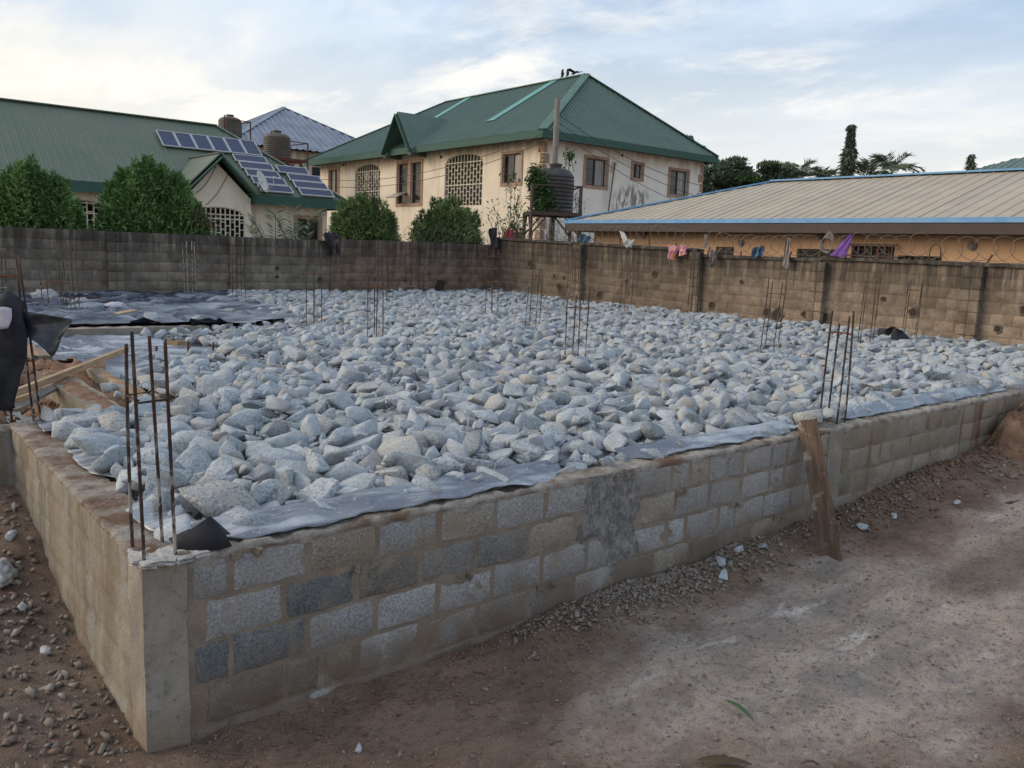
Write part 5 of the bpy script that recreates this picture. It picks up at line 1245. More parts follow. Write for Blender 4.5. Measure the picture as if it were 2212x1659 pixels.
# satellite dish at the eave
dsh = thing('satellite_dish', 'white satellite dish at the bungalow eave below the solar panels', 'satellite dish', (14.0, AY, AZ))
m = MB(); n = 18; axis_ = Vector((.55, -.60, .30)).normalized(); q = axis_.to_track_quat('Z', 'Y').to_matrix(); c = Vector((14.0, AY - .05, AZ + .55))
for r_, zz in ((0.0001, -.07), (.2, -.055), (.36, -.02), (.45, .02)):
    for i in range(n): m.v.append(tuple(c + q @ Vector((r_ * math.cos(6.283 * i / n), r_ * 1.1 * math.sin(6.283 * i / n), zz))))
m.f = [(j * n + i, j * n + (i + 1) % n, (j + 1) * n + (i + 1) % n, (j + 1) * n + i) for j in range(3) for i in range(n)]
o = m.build('reflector', 'dish_white', dsh, smooth=True); o.modifiers.new('t', 'SOLIDIFY').thickness = .012
MB().tube([c + q @ Vector((0, -.42, 0)), c + q @ Vector((0, -.3, .45)), c + q @ Vector((0, 0, .55))], .018, 6).build('feed_arm', 'aluminium', dsh); MB().tube([c - axis_ * .07, (13.85, AY + .1, AZ + .05)], .025, 6).build('mount', 'dark_steel', dsh); MB().tube([c + q @ Vector((0, -.02, .55)), c + q @ Vector((0, 0, .63))], .04, 8).build('feed_horn', 'aluminium', dsh)

# ------------------------------------------------------------------ beige-roofed bungalow on the right
hd = thing('orange_bungalow', 'orange bungalow with beige ribbed roof and blue trim behind the right wall', 'house', (25.0, 8.0, .35))
DX, DZ, DD, DS = 20.0, 2.93, 5.1, .315; DY1, DY0 = 19.15, -9.0; RD_ = DZ + DD * DS; sd2 = math.hypot(DD, DD * DS); LD = DY1 - DY0
sheets(hd, (DX, DY1, DZ), (0, -1, 0), (DD, 0, DD * DS), LD, lambda u: sd2 * max(0, min(1, u / DD)), 'beige_roof', .36, .020, 3, rib=.22)
MB().add([(DX, DY1, DZ), (DX + 2 * DD, DY1, DZ), (DX + DD, DY1 - DD, RD_)], [(0, 1, 2)]).add([(DX + 2 * DD, DY1, DZ), (DX + 2 * DD, DY0, DZ), (DX + DD, DY0, RD_), (DX + DD, DY1 - DD, RD_)], [(0, 1, 2, 3)]).build('rear_roof', 'beige_roof', hd)
cap(hd, [(DX, DY1, DZ), (DX + DD, DY1 - DD, RD_)], 'blue_trim', .32); cap(hd, [(DX + DD, DY1 - DD, RD_), (DX + DD, DY0, RD_)], 'blue_trim', .40)
MB().span((DX - .06, DY0, DZ - .09), (DX + .03, DY1 + .04, DZ + .035)).build('eave_flashing', 'blue_trim', hd); MB().span((DX - .06, DY1 + .002, DZ - .09), (DX + 2 * DD, DY1 + .06, DZ + .03)).build('eave_flashing', 'blue_trim', hd)
MB().span((DX - .03, DY0, DZ - .36), (DX + .01, DY1, DZ - .092)).build('fascia', 'brown_fascia', hd); MB().span((DX - .03, DY1 - .02, DZ - .36), (DX + 2 * DD, DY1 + .02, DZ - .092)).build('fascia', 'brown_fascia', hd)
MB().add([(DX, DY1, DZ - .33), (DX + 2 * DD, DY1, DZ - .33), (DX + 2 * DD, DY0, DZ - .33), (DX, DY0, DZ - .33)], [(0, 1, 2, 3)]).build('soffit', 'brown_fascia', hd)
DWX = DX + .65; OD = (DWX, 18.3, 0); ud = lambda y: 18.3 - y
dh = [(ud(12.8), ud(12.1), 1.3, 2.15, 0), (ud(9.9), ud(8.55), 1.2, 2.15, 0), (ud(8.2), ud(7.0), 1.1, 2.27, 0), (ud(6.9), ud(5.8), .9, 2.04, 0)]
facade(hd, OD, (0, -1, 0), (-1, 0, 0), 18.3 - DY0 - .6, .3, DZ - .3, dh, 'orange_stucco', .14)
for h_ in dh[:2]: window(hd, OD, (0, -1, 0), (-1, 0, 0), *h_[:4], panes=2, surround=0, glassmats=('dark_glass',))
for h_ in dh[2:]: grille(hd, OD, (0, -1, 0), (-1, 0, 0), *h_, nb=7, mat='brown_iron', bw=.04, depth=.14)
# projecting iron cage on the third window
m = MB()
for k in range(8): y = lerp(8.25, 6.95, k / 7); m.bar((DWX - .22, y, 1.1), (DWX - .22, y, 2.30), .03, .03)
for z in (1.5, 2.0, 2.30):
    m.bar((DWX - .22, 8.25, z), (DWX - .22, 6.95, z), .03, .03)
    for y in (8.25, 6.95): m.bar((DWX, y, z), (DWX - .22, y, z), .03, .03)
m.build('window_cage', 'brown_iron', hd)
for y, z in ((15.85, 2.47), (11.85, 2.28), (9.15, 2.52), (5.05, 2.31)):
    MB().lathe([(.001, .0), (.10, .0), (.12, .03), (.11, .07), (.06, .09), (.001, .09)], 12).mesh('v')
    m = MB(); 
    for i in range(4): m.tube([(DWX - .01 - .02 * i, y, z), (DWX - .03 - .02 * i, y, z)], .115 - .022 * i, 12)
    m.build('round_vent', 'grey_rag', hd)
MB().span((DWX + .1, 17.6, .3), (DX + 2 * DD - .8, DY0 + .6, DZ - .34)).build('inner_core', 'room_dark', hd); MB().span((DWX, 18.28, .3), (DX + 2 * DD - .65, 18.32, DZ - .3)).build('end_wall', 'orange_stucco', hd)

# ------------------------------------------------------------------ far buildings
hc = thing('far_house', 'pale house with blue-grey metal pyramid roof behind the bungalow', 'house', (27, 60, .3))
cxh, cyh, czh, ezh, hh = 27.0, 60.0, 12.0, 8.2, 7.0
for Ud_, E0_, Sd_ in (((0, -1, 0), (cxh - hh, cyh + hh, ezh), (hh, 0, czh - ezh)), ((1, 0, 0), (cxh - hh, cyh - hh, ezh), (0, hh, czh - ezh))):
    sheets(hc, E0_, Ud_, Sd_, 2 * hh, lambda u: math.hypot(hh, czh - ezh) * max(0, min(u, 2 * hh - u) / hh), 'blue_grey_roof', .5, .07, 2, rib=.5)
cap(hc, [(cxh - hh, cyh - hh, ezh), (cxh, cyh, czh), (cxh + hh, cyh - hh, ezh)], 'blue_grey_roof', .35); cap(hc, [(cxh - hh, cyh + hh, ezh), (cxh, cyh, czh)], 'blue_grey_roof', .3)
MB().add([(cxh + hh, cyh - hh, ezh), (cxh + hh, cyh + hh, ezh), (cxh, cyh, czh)], [(0, 1, 2)]).add([(cxh - hh, cyh + hh, ezh), (cxh + hh, cyh + hh, ezh), (cxh, cyh, czh)], [(0, 2, 1)]).build('rear_roof', 'blue_grey_roof', hc)
MB().span((cxh - hh + .8, cyh - hh + .8, .3), (cxh + hh - .8, cyh + hh - .8, ezh)).build('wall', 'cream_stucco', hc)
OC = (cxh - hh + .8, cyh - hh + .8 - .01, 0); window(hc, OC, (1, 0, 0), (0, -1, 0), 3.0, 4.2, 5.6, 7.2, depth=.0, surround=0); window(hc, OC, (1, 0, 0), (0, -1, 0), 5.6, 6.8, 5.6, 7.2, depth=.0, surround=0)
hf = thing('distant_house', 'small green roofed house far off at the right edge', 'house', (65, 21.5, .3))
sheets(hf, (60.2, 25.0, 8.05), (0, -1, 0), (4.2, 0, 1.55), 9.0, lambda u: 4.48 * max(0, min(1, u / 3.0, (9.0 - u) / 3.0)), 'green_roof', .5, .05, 2)
sheets(hf, (60.2, 25.0, 8.05), (1, 0, 0), (0, -3.0, 1.55), 8.4, lambda u: 3.38 * max(0, min(1, u / 4.2, (8.4 - u) / 4.2)), 'green_roof', .5, .05, 2)
MB().span((60.8, 24.4, .3), (68, 16.6, 8.05)).build('wall', 'cream_stucco', hf)

# ------------------------------------------------------------------ water tanks on stands
def tank(label, x, y, z, r, h, mat, name='water_tank'):
    t_ = thing(name, label, 'water tank', (x, y, z)); prof = [(r * .93, 0), (r, .04)]
    nrib = 9
    for k in range(nrib):
        a = .06 + (h * .72 - .06) * k / nrib; b = .06 + (h * .72 - .06) * (k + 1) / nrib; prof += [(r, a), (r, a + (b - a) * .6), (r * .965, a + (b - a) * .72), (r * .965, a + (b - a) * .9)]
    prof += [(r, h * .72), (r * .97, h * .76), (r * .80, h * .85), (r * .52, h * .90), (r * .34, h * .915)]
    MB().lathe(prof, 28, (x, y, z)).build('shell', mat, t_, smooth=True); MB().lathe([(r * .30, h * .91), (r * .31, h * .965), (r * .35, h * .97), (r * .35, h), (r * .1, h * 1.01)], 18, (x, y, z)).build('lid', mat, t_, smooth=False)
    for a in (0.6, 3.7): MB().tube([(x + r * .72 * math.cos(a), y + r * .72 * math.sin(a), z + h * .84), (x + r * .72 * math.cos(a), y + r * .72 * math.sin(a), z + h * .94)], .05, 8).build('lug', mat, t_)
    return t_
def stand(label, x, y, w, zb, zp, zr, mat, rot=0.0, name='tank_stand', rw_=.1):
    t_ = thing(name, label, 'tank stand', (x, y, zb)); c, s = math.cos(rot), math.sin(rot); Q = lambda a, b, z: Vector((x + (a * c - b * s) * w / 2, y + (a * s + b * c) * w / 2, z)); C4 = [(-1, -1), (1, -1), (1, 1), (-1, 1)]
    for k, (a, b) in enumerate(C4): MB().bar(Q(a, b, zb), Q(a, b, zr if k != 3 else zp), rw_, rw_).build('leg', mat, t_)
    m = MB()
    for (a, b), (d, e) in zip(C4, C4[1:] + C4[:1]): m.bar(Q(a, b, zp - .06), Q(d, e, zp - .06), rw_, .14)
    for k in range(1, 5): m.bar(Q(-1, lerp(-1, 1, k / 5), zp - .03), Q(1, lerp(-1, 1, k / 5), zp - .03), .12, .06)
    m.build('platform', mat, t_)
    m = MB()
    for (a, b), (d, e) in zip(C4, C4[1:] + C4[:1]):
        m.bar(Q(a, b, zp - .9), Q(lerp(a, d, .35), lerp(b, e, .35), zp - .1), .06, .06); m.bar(Q(d, e, zp - .9), Q(lerp(a, d, .65), lerp(b, e, .65), zp - .1), .06, .06)
    m.build('brace', mat, t_)
    m = MB()
    for (a, b), (d, e) in zip(C4[:2] + C4[1:2], C4[1:3] + C4[2:3]): m.bar(Q(a, b, zr - .03), Q(d, e, zr - .03), .05, .05)
    m.build('rail', mat, t_); return t_
stand('dark steel tank stand behind the far corner of the walls', 22.05, 22.35, 1.95, .3, 3.36, 4.42, 'dark_steel', -.55)
tank('black ribbed water tank overgrown with a creeper', 22.2, 22.4, 3.38, .78, 1.95, 'tank_plastic')
MB().tube([(22.9, 21.75, 3.7), (23.05, 21.65, 3.6), (23.05, 21.6, 2.6), (23.0, 21.6, .4)], .03, 6).build('drain_pipe', 'white_plastic', label='pale drain pipe running down from the creeper covered tank', cat='pipe')
stand('rusty tank stand behind the bungalow hip, left', 17.55, 46, 1.7, 3.5, 7.55, 8.6, 'rust_frame', .2, rw_=.06); tank('grey ribbed tank with high rim, left of the two behind the bungalow', 17.6, 46, 7.58, .66, 1.35, 'dusty_tank')
stand('rusty tank stand behind the bungalow hip, right', 20.75, 46, 2.2, 3.5, 6.72, 7.75, 'rust_frame', .15, rw_=.07); tank('dark brown domed tank, right of the two behind the bungalow', 20.45, 46, 6.75, .80, 1.62, 'dusty_tank')

# ------------------------------------------------------------------ vegetation
def leaves(name, pos, dirs, length, width, mat, parent, jit=.3, seed=1, rnd=None):
    """one mesh of rhombic leaves: base at pos, pointing along dirs"""
    rg = np.random.default_rng(seed); pos = np.asarray(pos, float); n = len(pos)
    d = np.asarray(dirs, float) + rg.normal(0, jit, (n, 3)); d /= np.linalg.norm(d, axis=1)[:, None] + 1e-9
    side = np.cross(d, rg.normal(0, 1, (n, 3))); side /= np.linalg.norm(side, axis=1)[:, None] + 1e-9
    nrm = np.cross(d, side); L_ = (length * rg.uniform(.6, 1.3, n))[:, None]; w = (width * rg.uniform(.7, 1.2, n))[:, None]
    v = np.stack([pos, pos + d * L_ * .45 + side * w / 2 - nrm * w * .12, pos + d * L_, pos + d * L_ * .45 - side * w / 2 - nrm * w * .12], 1).reshape(-1, 3)
    f = np.arange(n * 4).reshape(n, 4); r = rg.random(n) if rnd is None else np.clip(rnd + rg.normal(0, .18, n), 0, 1)
    return raw_mesh(name, v, f, r, mat, parent=parent)
def thuja(label, x0, x1, y, z0, z1, seed, mat, spires=9, dens=1500, depth=.9, group=None):
    """loose bush of many upright pointed sprays of unequal height, leaning outwards at the sides"""
    rg = np.random.default_rng(seed); w = x1 - x0; cx = (x0 + x1) / 2
    t_ = thing('thuja_bush', label, 'bush', (cx, y, .3), group); P, Dn, Rn = [], [], []; m = MB()
    for k in range(spires * 5):
        a = rg.uniform(0, 6.283); rr_ = math.sqrt(rg.random()); ox, oy = rr_ * math.cos(a), rr_ * math.sin(a)
        h = lerp(z1, z0 + (z1 - z0) * .35, min(1, abs(ox)) ** 1.9) - rg.uniform(0, .30) * (z1 - z0)
        if k == 0: ox, h = .05, z1
        if k == 1: ox, h = -.3, z1 - .18 * (z1 - z0)
        if k == 2: ox, h = .4, z1 - .25 * (z1 - z0)
        base = z0 - .8; bx_, by_ = cx + ox * w * .34, y + oy * depth * .6; tx, ty = cx + ox * w * .47, y + oy * depth * .8
        R0 = w * rg.uniform(.08, .15); tone = rg.uniform(.10, .95)
        m.tube([(cx + ox * .2 * w, y, .3), (bx_, by_, base + .5), (tx, ty, h - .25)], [.05, .03, .008], 5)
        n = int(dens * rg.uniform(.6, 1.2) / 3.4); u = rg.random(n) ** .8; zz = base + (h - base) * u
        prof = R0 * np.clip((1 - u) * 2.1, .04, 1) ** .85 * (1 + .30 * np.sin(u * 17 + k) + .22 * np.sin(u * 43 + 2 * k))
        th = rg.uniform(0, 6.283, n); q = prof * np.sqrt(rg.uniform(.2, 1.0, n)); st_ = rg.random(n) < .10; q = np.where(st_, q * 1.5, q)
        P.append(np.stack([bx_ + (tx - bx_) * u + np.cos(th) * q, by_ + (ty - by_) * u + np.sin(th) * q, zz + .05 * np.sin(th * 3)], 1)); Dn.append(np.stack([np.cos(th) * .6 + ox * .25, np.sin(th) * .6, np.full(n, .65)], 1)); Rn.append(np.clip(tone + rg.normal(0, .15, n), 0, 1))
    m.build('stems', 'bark', t_); P, Dn, Rn = np.concatenate(P), np.concatenate(Dn), np.concatenate(Rn)
    leaves('foliage', P, Dn, .17, .042, mat, t_, .55, seed, Rn); return t_
thuja('big bright green thuja bush at the left edge behind the grey wall', 1.9, 4.65, 22.5, 1.75, 3.75, 1, 'thuja_leaf', 12, 2600, 1.0)
thuja('large pointed green thuja bush in front of the bungalow porch', 4.85, 8.25, 22.6, 1.75, 4.12, 2, 'thuja_leaf', 13, 2700, 1.1)
thuja('yellowish green thuja bush behind the brown wall, left of the arch window', 12.2, 14.95, 22.5, 1.85, 3.55, 3, 'thuja_leaf_dull', 9, 2300, .9)
thuja('yellowish green thuja bush behind the brown wall near the far corner', 15.6, 18.75, 22.6, 1.9, 3.68, 4, 'thuja_leaf_dull', 9, 2200, .9)
# dry brown patch low in the second bush
rg = np.random.default_rng(5); n = 500; P_ = np.stack([rg.normal(7.75, .25, n), rg.normal(22.0, .15, n), rg.normal(2.15, .25, n)], 1); dt = thing('dry_shrub', 'dry brown shrub at the right foot of the large bush', 'shrub', (7.75, 22, .3)); MB().tube([(7.75, 22, .3), (7.7, 22, 1.6), (7.75, 21.98, 2.5)], [.03, .02, .006], 5).build('stem', 'bark', dt); leaves('foliage', P_, np.tile((0, -.3, 1), (n, 1)), .14, .03, 'brown_leaf', dt, .5, 5)
def frond(m_pts, a, b, droop, seg=14):
    return None
def palm_fronds(label, x, y, z, specs, leaflet=.38, n=26, mat='palm_leaf', trunk=None, w=.035, name='palm', cat='palm', seed=3, droopl=.25):
    """specs: (azimuth, rise, length, droop) per frond"""
    t_ = thing(name, label, cat, (x, y, .3)); rg = np.random.default_rng(seed)
    if trunk: MB().tube([(x, y, .3), (x + .05, y, z * .5), (x, y, z)], [trunk, trunk * .8, trunk * .7], 9).build('trunk', 'bark', t_, smooth=True)
    for az, rise, Lf, droop in specs:
        hd_ = Vector((math.cos(az), math.sin(az), 0)); pts = []
        for i in range(15):
            s_ = i / 14; pts.append(Vector((x, y, z)) + hd_ * Lf * s_ * math.cos(rise) + Vector((0, 0, Lf * (s_ * math.sin(rise) - droop * s_ * s_))))
        fr = MB().tube(pts, [.022 * (1 - .8 * i / 14) + .004 for i in range(15)], 4).build('frond', 'stem_green', t_); P, Dn = [], []
        for i in range(n):
            s_ = .12 + .86 * i / n; k = s_ * 14; j = min(13, int(k)); p = pts[j].lerp(pts[j + 1], k - j); tg = (pts[j + 1] - pts[j]).normalized(); sd_ = tg.cross(Vector((0, 0, 1)))
            sd_ = sd_.normalized() if sd_.length > .01 else Vector((1, 0, 0)); upv = sd_.cross(tg)
            for sg in (-1, 1): P.append(p); Dn.append(sd_ * sg * .8 + tg * .65 + upv * .15 + Vector((0, 0, -droopl)))
        leaves('leaflets', np.array([tuple(p) for p in P]), np.array([tuple(p) for p in Dn]), leaflet * min(1, Lf / 1.5 + .3), w, mat, fr, .10, int(seed * 31 + az * 10))
    return t_
palm_fronds('young palm with feathery fronds behind the grey wall', 10.55, 23.0, 1.0, [(2.4, 1.15, 2.1, .16), (1.2, 1.25, 2.1, .10), (.5, 1.05, 1.9, .2), (3.3, 1.0, 1.8, .15)], .42, 30, seed=4, w=.045)
palm_fronds('second young palm beside the dark door of the bungalow', 11.35, 23.1, 1.0, [(2.6, 1.2, 2.0, .12), (.4, 1.15, 2.3, .10), (1.4, 1.3, 2.2, .05)], .40, 28, seed=6, w=.045)
# far palms above the beige roof
def far_palm(label, x, y, z, sc, seed, nf=10):
    rg = np.random.default_rng(seed); palm_fronds(label, x, y, z, [(6.283 * k / nf + rg.uniform(-.2, .2), rg.uniform(.6, 1.35), sc * rg.uniform(.85, 1.15), rg.uniform(.40, .62)) for k in range(nf)], sc * .36, 30, 'palm_leaf', .16, .075, seed=seed, droopl=.25)
far_palm('far palm right of the dark spreading tree', 52.6, 31.4, 7.5, 2.3, 11); far_palm('far palm just left of the tall narrow tree', 54.1, 30.3, 7.2, 2.2, 12); far_palm('far palm hiding behind the tall narrow tree on its right', 56.4, 28.5, 7.9, 2.1, 13); far_palm('far palm with full arching crown right of the tall narrow tree', 57.7, 27.4, 8.3, 2.3, 14, 11)
far_palm('tiny far palm above the middle of the beige ridge', 59.6, 26.2, 7.6, 1.3, 15, 8); far_palm('tiny pale palm tip far right of the crown palm', 61.0, 25.0, 7.8, 1.3, 16, 8)
# spreading tree
def spread_tree(label, x, y, h, spread, seed, mat, nb=16, clumps=9, per=150, lean=0.0):
    t_ = thing('tree', label, 'tree', (x, y, .3)); rg = np.random.default_rng(seed); m = MB(); P, Dn, Rn = [], [], []
    m.tube([(x, y, .3), (x + .1, y, h * .4), (x + lean * .3, y, h * .75)], [.32, .24, .14], 8)
    sd_ = Vector((.78, -.62, 0))
    for k in range(nb):
        a = rg.uniform(0, 6.283); ln = spread * rg.uniform(.55, 1.05); z0 = h * rg.uniform(.5, .78); z1 = min(h * .97, z0 + ln * rg.uniform(.15, .75))
        e = Vector((x + lean * rg.uniform(.2, .6) + math.cos(a) * ln, y + math.sin(a) * ln, z1)); b = Vector((x, y, z0)); mid = b.lerp(e, .5) + Vector((0, 0, .08 * ln)); m.tube([b, mid, e], [.09, .06, .015], 5)
        for c in range(clumps):
            s_ = rg.uniform(.35, 1.05); p = (b.lerp(mid, s_ * 2) if s_ < .5 else mid.lerp(e, s_ * 2 - 1)) + Vector(rg.normal(0, .28, 3)) * (spread * .20); n = int(per * rg.uniform(.5, 1.3)); tone = rg.uniform(.1, .9)
            q = rg.normal(0, 1, (n, 3)) * np.array([.60, .60, .13]) * spread * .15 + np.array(tuple(p)); P.append(q); o_ = q - np.array((x, y, h * .5)); Dn.append(o_ / (np.linalg.norm(o_, axis=1)[:, None]) + np.array([0, 0, .15])); Rn.append(np.full(n, tone))
    m.build('trunk', 'bark', t_, smooth=True); leaves('crown', np.concatenate(P), np.concatenate(Dn), .28, .12, mat, t_, .5, seed, np.concatenate(Rn)); return t_
spread_tree('dark spreading tree beside the right end of the cream house', 48.2, 35.4, 10.2, 2.8, 21, 'tree_leaf', 20, 9, 170)
spread_tree('second dark layered tree with an upswept branch, nearer the palms', 50.6, 33.3, 10.1, 2.8, 22, 'tree_leaf', 18, 9, 160, .8)
spread_tree('small round light green tree below the dark layered trees', 49.5, 32.0, 8.5, 1.6, 23, 'vine_leaf', 14, 7, 120)
def column_tree(label, x, y, h, w, seed, mat, dens=5200):
    t_ = thing('column_tree', label, 'tree', (x, y, .3)); rg = np.random.default_rng(seed); MB().tube([(x, y, .3), (x, y, h - .2)], [.22, .03], 7).build('trunk', 'bark', t_, smooth=True)
    n = dens; u = rg.random(n) ** .9; z = 1.5 + (h - 1.5) * u; lump = 1 + .30 * np.sin(u * 34 + seed) + .2 * np.sin(u * 71); th = rg.uniform(0, 6.283, n); rad = w * np.clip((1 - u) ** .8, .07, 1) * lump * np.sqrt(rg.uniform(.15, 1.0, n)) * (1 + .25 * np.sin(th * 3 + u * 20))
    P = np.stack([x + np.cos(th) * rad, y + np.sin(th) * rad, z], 1); leaves('crown', P, np.stack([np.cos(th) * .5, np.sin(th) * .5, np.full(n, -.9)], 1), .42, .13, mat, t_, .3, seed, np.clip(rg.normal(.5, .25, n), 0, 1)); return t_
column_tree('tall narrow drooping tree standing up behind the beige roof', 55.4, 29.4, 11.5, .95, 31, 'ashoka_leaf', 6500)
column_tree('small wispy narrow tree at the far right above the ridge', 62.0, 24.0, 9.8, .75, 32, 'ashoka_leaf', 1500)
# creeper on the tank and leafy shrubs beside it
cr_ = thing('creeper', 'green creeper hanging over the left side of the water tank', 'creeper', (21.8, 21.9, 3.4)); rg = np.random.default_rng(41); P, Dn, m = [], [], MB()
for k in range(15):
    a = rg.uniform(2.2, 3.5); r_ = .82; pts = [Vector((22.2 + math.cos(a + .12 * i) * (r_ + .04), 22.4 + math.sin(a + .12 * i) * (r_ + .04), 5.0 - .25 * i * rg.uniform(.7, 1.1))) for i in range(7)]; m.tube(pts, .012, 4)
    for p in pts:
        for _ in range(13): P.append(tuple(p + Vector(rg.normal(0, .10, 3)))); Dn.append((math.cos(a), math.sin(a), rg.uniform(-.9, .4)))
m.build('stems', 'stem_green', cr_); leaves('foliage', P, Dn, .20, .07, 'vine_leaf', cr_, .5, 41)
def sapling(label, x, y, z0, h, w, n, seed, mat='vine_leaf', ll=.2):
    t_ = thing('sapling', label, 'shrub', (x, y, z0)); rg = np.random.default_rng(seed); m = MB(); P, Dn = [], []
    for k in range(n):
        a = rg.uniform(0, 6.283); e = Vector((x + math.cos(a) * w * rg.uniform(.2, 1), y + math.sin(a) * w * rg.uniform(.2, 1), z0 + h * rg.uniform(.55, 1))); b = Vector((x + rg.normal(0, .15), y, z0)); pts = [b.lerp(e, s_) + Vector((0, 0, .25 * math.sin(s_ * 3.1))) for s_ in np.linspace(0, 1, 7)]; m.tube(pts, [.02, .018, .016, .013, .01, .008, .005], 4)
        for p in pts[2:]:
            for _ in range(7): P.append(tuple(p + Vector(rg.normal(0, .10, 3)))); Dn.append(tuple((e - b).normalized() + Vector(rg.normal(0, .7, 3))))
    m.build('stems', 'stem_green', t_); leaves('foliage', P, Dn, ll, ll * .32, mat, t_, .3, seed)
sapling('loose leafy sapling left of the tank stand', 20.6, 23.0, .4, 4.4, 1.25, 16, 51); sapling('leafy shoots rising above the tank on its left', 21.6, 22.6, 3.4, 2.2, .35, 5, 52); sapling('small leafy shoot on top of the tank', 22.75, 22.3, 5.1, .6, .15, 3, 53); sapling('thin twiggy shoot at the right of the tank stand', 23.6, 22.2, 2.6, 1.7, .6, 4, 54, ll=.1); sapling('bare tangled shrub under the tank stand', 21.9, 21.9, .4, 2.9, 1.2, 18, 55, 'brown_leaf', .1)

# ------------------------------------------------------------------ loose things on the ground
PEB = [rock_mesh(500 + k, 9, 0, .6) for k in range(8)]; PD = [tri_data(m_) for m_ in PEB]
rr = random.Random(77); it = []
def put(x, y, r_, tone=None, dz=.35):
    it.append((rr.randrange(8), (x, y, ground_h(x, y) + r_ * dz), (rr.gauss(0, .5), rr.gauss(0, .5), rr.uniform(0, 6.28)), (r_ * rr.uniform(.8, 1.3), r_ * rr.uniform(.7, 1.1), r_ * rr.uniform(.7, 1.1)), rr.random() if tone is None else tone))
for _ in range(2600):                                    # bank of gravel along the wall foot
    u = rr.gauss(4.1, .75); d = abs(rr.gauss(0, .20)) + .01
    if 2.4 < u < 6.2: put(u, fy(u) - .02 - d, rr.choice([.010, .013, .016, .02, .028]) * rr.uniform(.7, 1.3))
for _ in range(900):
    u = rr.uniform(5.0, 9.0); d = abs(rr.gauss(0, .28)) + .02; put(u, fy(u) - d, rr.choice([.010, .014, .02, .03]) * rr.uniform(.7, 1.3))
for _ in range(16000):                                    # scattered grit on the yard
    x, y = rr.uniform(-1.2, 11), rr.uniform(-3.1, .3)
    if y > fy(x) - .03 and x > 0: continue
    put(x, y, rr.choice([.004, .005, .006, .008, .011]) * rr.uniform(.7, 1.4))
for _ in range(260):
    x, y = rr.uniform(.1, 9), rr.uniform(-3.0, -.1); put(x, y, rr.uniform(.012, .026))
for _ in range(1100):                                    # rubble in the strip left of the side wall
    x, y = rr.uniform(-1.0, -.03), rr.uniform(-.4, 3.9); put(x, y, rr.choice([.008, .012, .018, .028, .04]) * rr.uniform(.7, 1.3))
for _ in range(260):
    x, y = 10.9 + rr.gauss(0, .8), -.5 + rr.gauss(0, .35); put(x, y, rr.uniform(.012, .05))
merged('gravel', it, PD, 'gravel_grey', None, kind='stuff', label='loose gravel and grit on the site ground', cat='gravel')
MB().add([(BX + .25, -8, .375), (36, -8, .375), (36, 60, .375), (BX + .25, 60, .375)], [(0, 1, 2, 3)]).build('bounce_floor', 'cast_concrete', kind='structure')  # unseen pale floor added to bounce light onto the house walls
MB().add([(-8, BY + .25, .38), (BX + .24, BY + .25, .38), (BX + .24, 60, .38), (-8, 60, .38)], [(0, 1, 2, 3)]).build('bounce_floor', 'cast_concrete', kind='structure')  # second unseen bounce floor, added behind the back wall
it = []
for _ in range(700):
    x, y = rr.uniform(.2, 1.7), rr.uniform(4.5, 9); it.append((rr.randrange(8), (x, y, -.30 + .1 * fbm(x * 2.2, y * 2.2, 4) + .2 * sst(7, 8.6, y) + rr.uniform(0, .05)), (rr.random(), rr.random(), rr.uniform(0, 6)), (rr.uniform(.01, .05),) * 3, rr.random()))
for _ in range(1500):
    x = rr.uniform(6.3, 12.2); y = fy(x) - .03 - abs(rr.gauss(0, .30)); r_ = rr.choice([.008, .012, .018, .03]) * rr.uniform(.7, 1.4); hz = ground_h(x, y)
    if x > 10.6: hz = max(hz, -.80 + .8 * sst(1.0, .25, math.hypot((x - 12.0) / 1.75, (y + .12) / .85)))
    it.append((rr.randrange(8), (x, y, hz + r_ * .3), (rr.random(), rr.random(), rr.uniform(0, 6)), (r_, r_ * .9, r_ * .8), rr.random()))
for _ in range(900):
    x = rr.uniform(.2, 3.2); y = fy(x) - .02 - abs(rr.gauss(0, .35)); r_ = rr.choice([.005, .008, .012, .016]) * rr.uniform(.7, 1.4); it.append((rr.randrange(8), (x, y, ground_h(x, y) + r_ * .3), (rr.random(), rr.random(), rr.uniform(0, 6)), (r_, r_ * .9, r_ * .8), rr.random()))
merged('earth_clods', it, PD, 'red_soil', None, kind='stuff', label='loose clods of reddish brown earth on the site', cat='earth clods')
# larger loose stones in the rubble by the plank, each its own thing
for k, (x, y, r_, lab) in enumerate([(4.95, .02, .11, 'pale broken concrete lump in the rubble at the wall foot'), (5.25, .06, .10, 'tilted pale shard in the rubble left of the plank'), (4.75, -.18, .12, 'flat grey concrete slab piece on the rubble edge'), (5.55, .0, .08, 'brown stone in the rubble beside the plank foot'), (5.1, -.35, .055, 'small white chip of plaster before the rubble'), (6.9, -.25, .10, 'pale flat stone right of the plank foot'), (7.4, -.30, .08, 'second pale flat stone further right of the plank'), (8.4, -.5, .09, 'ochre stone on the soil slump at the right'), (.95, -.62, .05, 'brown pebble on the soil near the lower left of the wall'), (4.55, -2.35, .03, 'white pebble on the pale ground at the bottom'), (5.2, -1.55, .05, 'flat pale chips lying on the dark damp patch'), (-.20, 3.0, .09, 'rounded grey stone in the strip left of the side wall'), (-.28, 2.1, .09, 'reddish stone in the strip left of the side wall')]):
    link('loose_stone', PEB[k % 8] if 'chip' in lab else ROCKS[k % 22], 'crust_concrete' if 'brown' not in lab and 'red' not in lab and 'ochre' not in lab else 'tan_soil', None, (x, y, ground_h(x, y) + r_ * .25), (rr.gauss(0, .2), rr.gauss(0, .2), rr.uniform(0, 6)), scale=(r_ * .75, r_ * .68, r_ * (.34 if 'flat' in lab else .6)), label=lab, cat='stone')
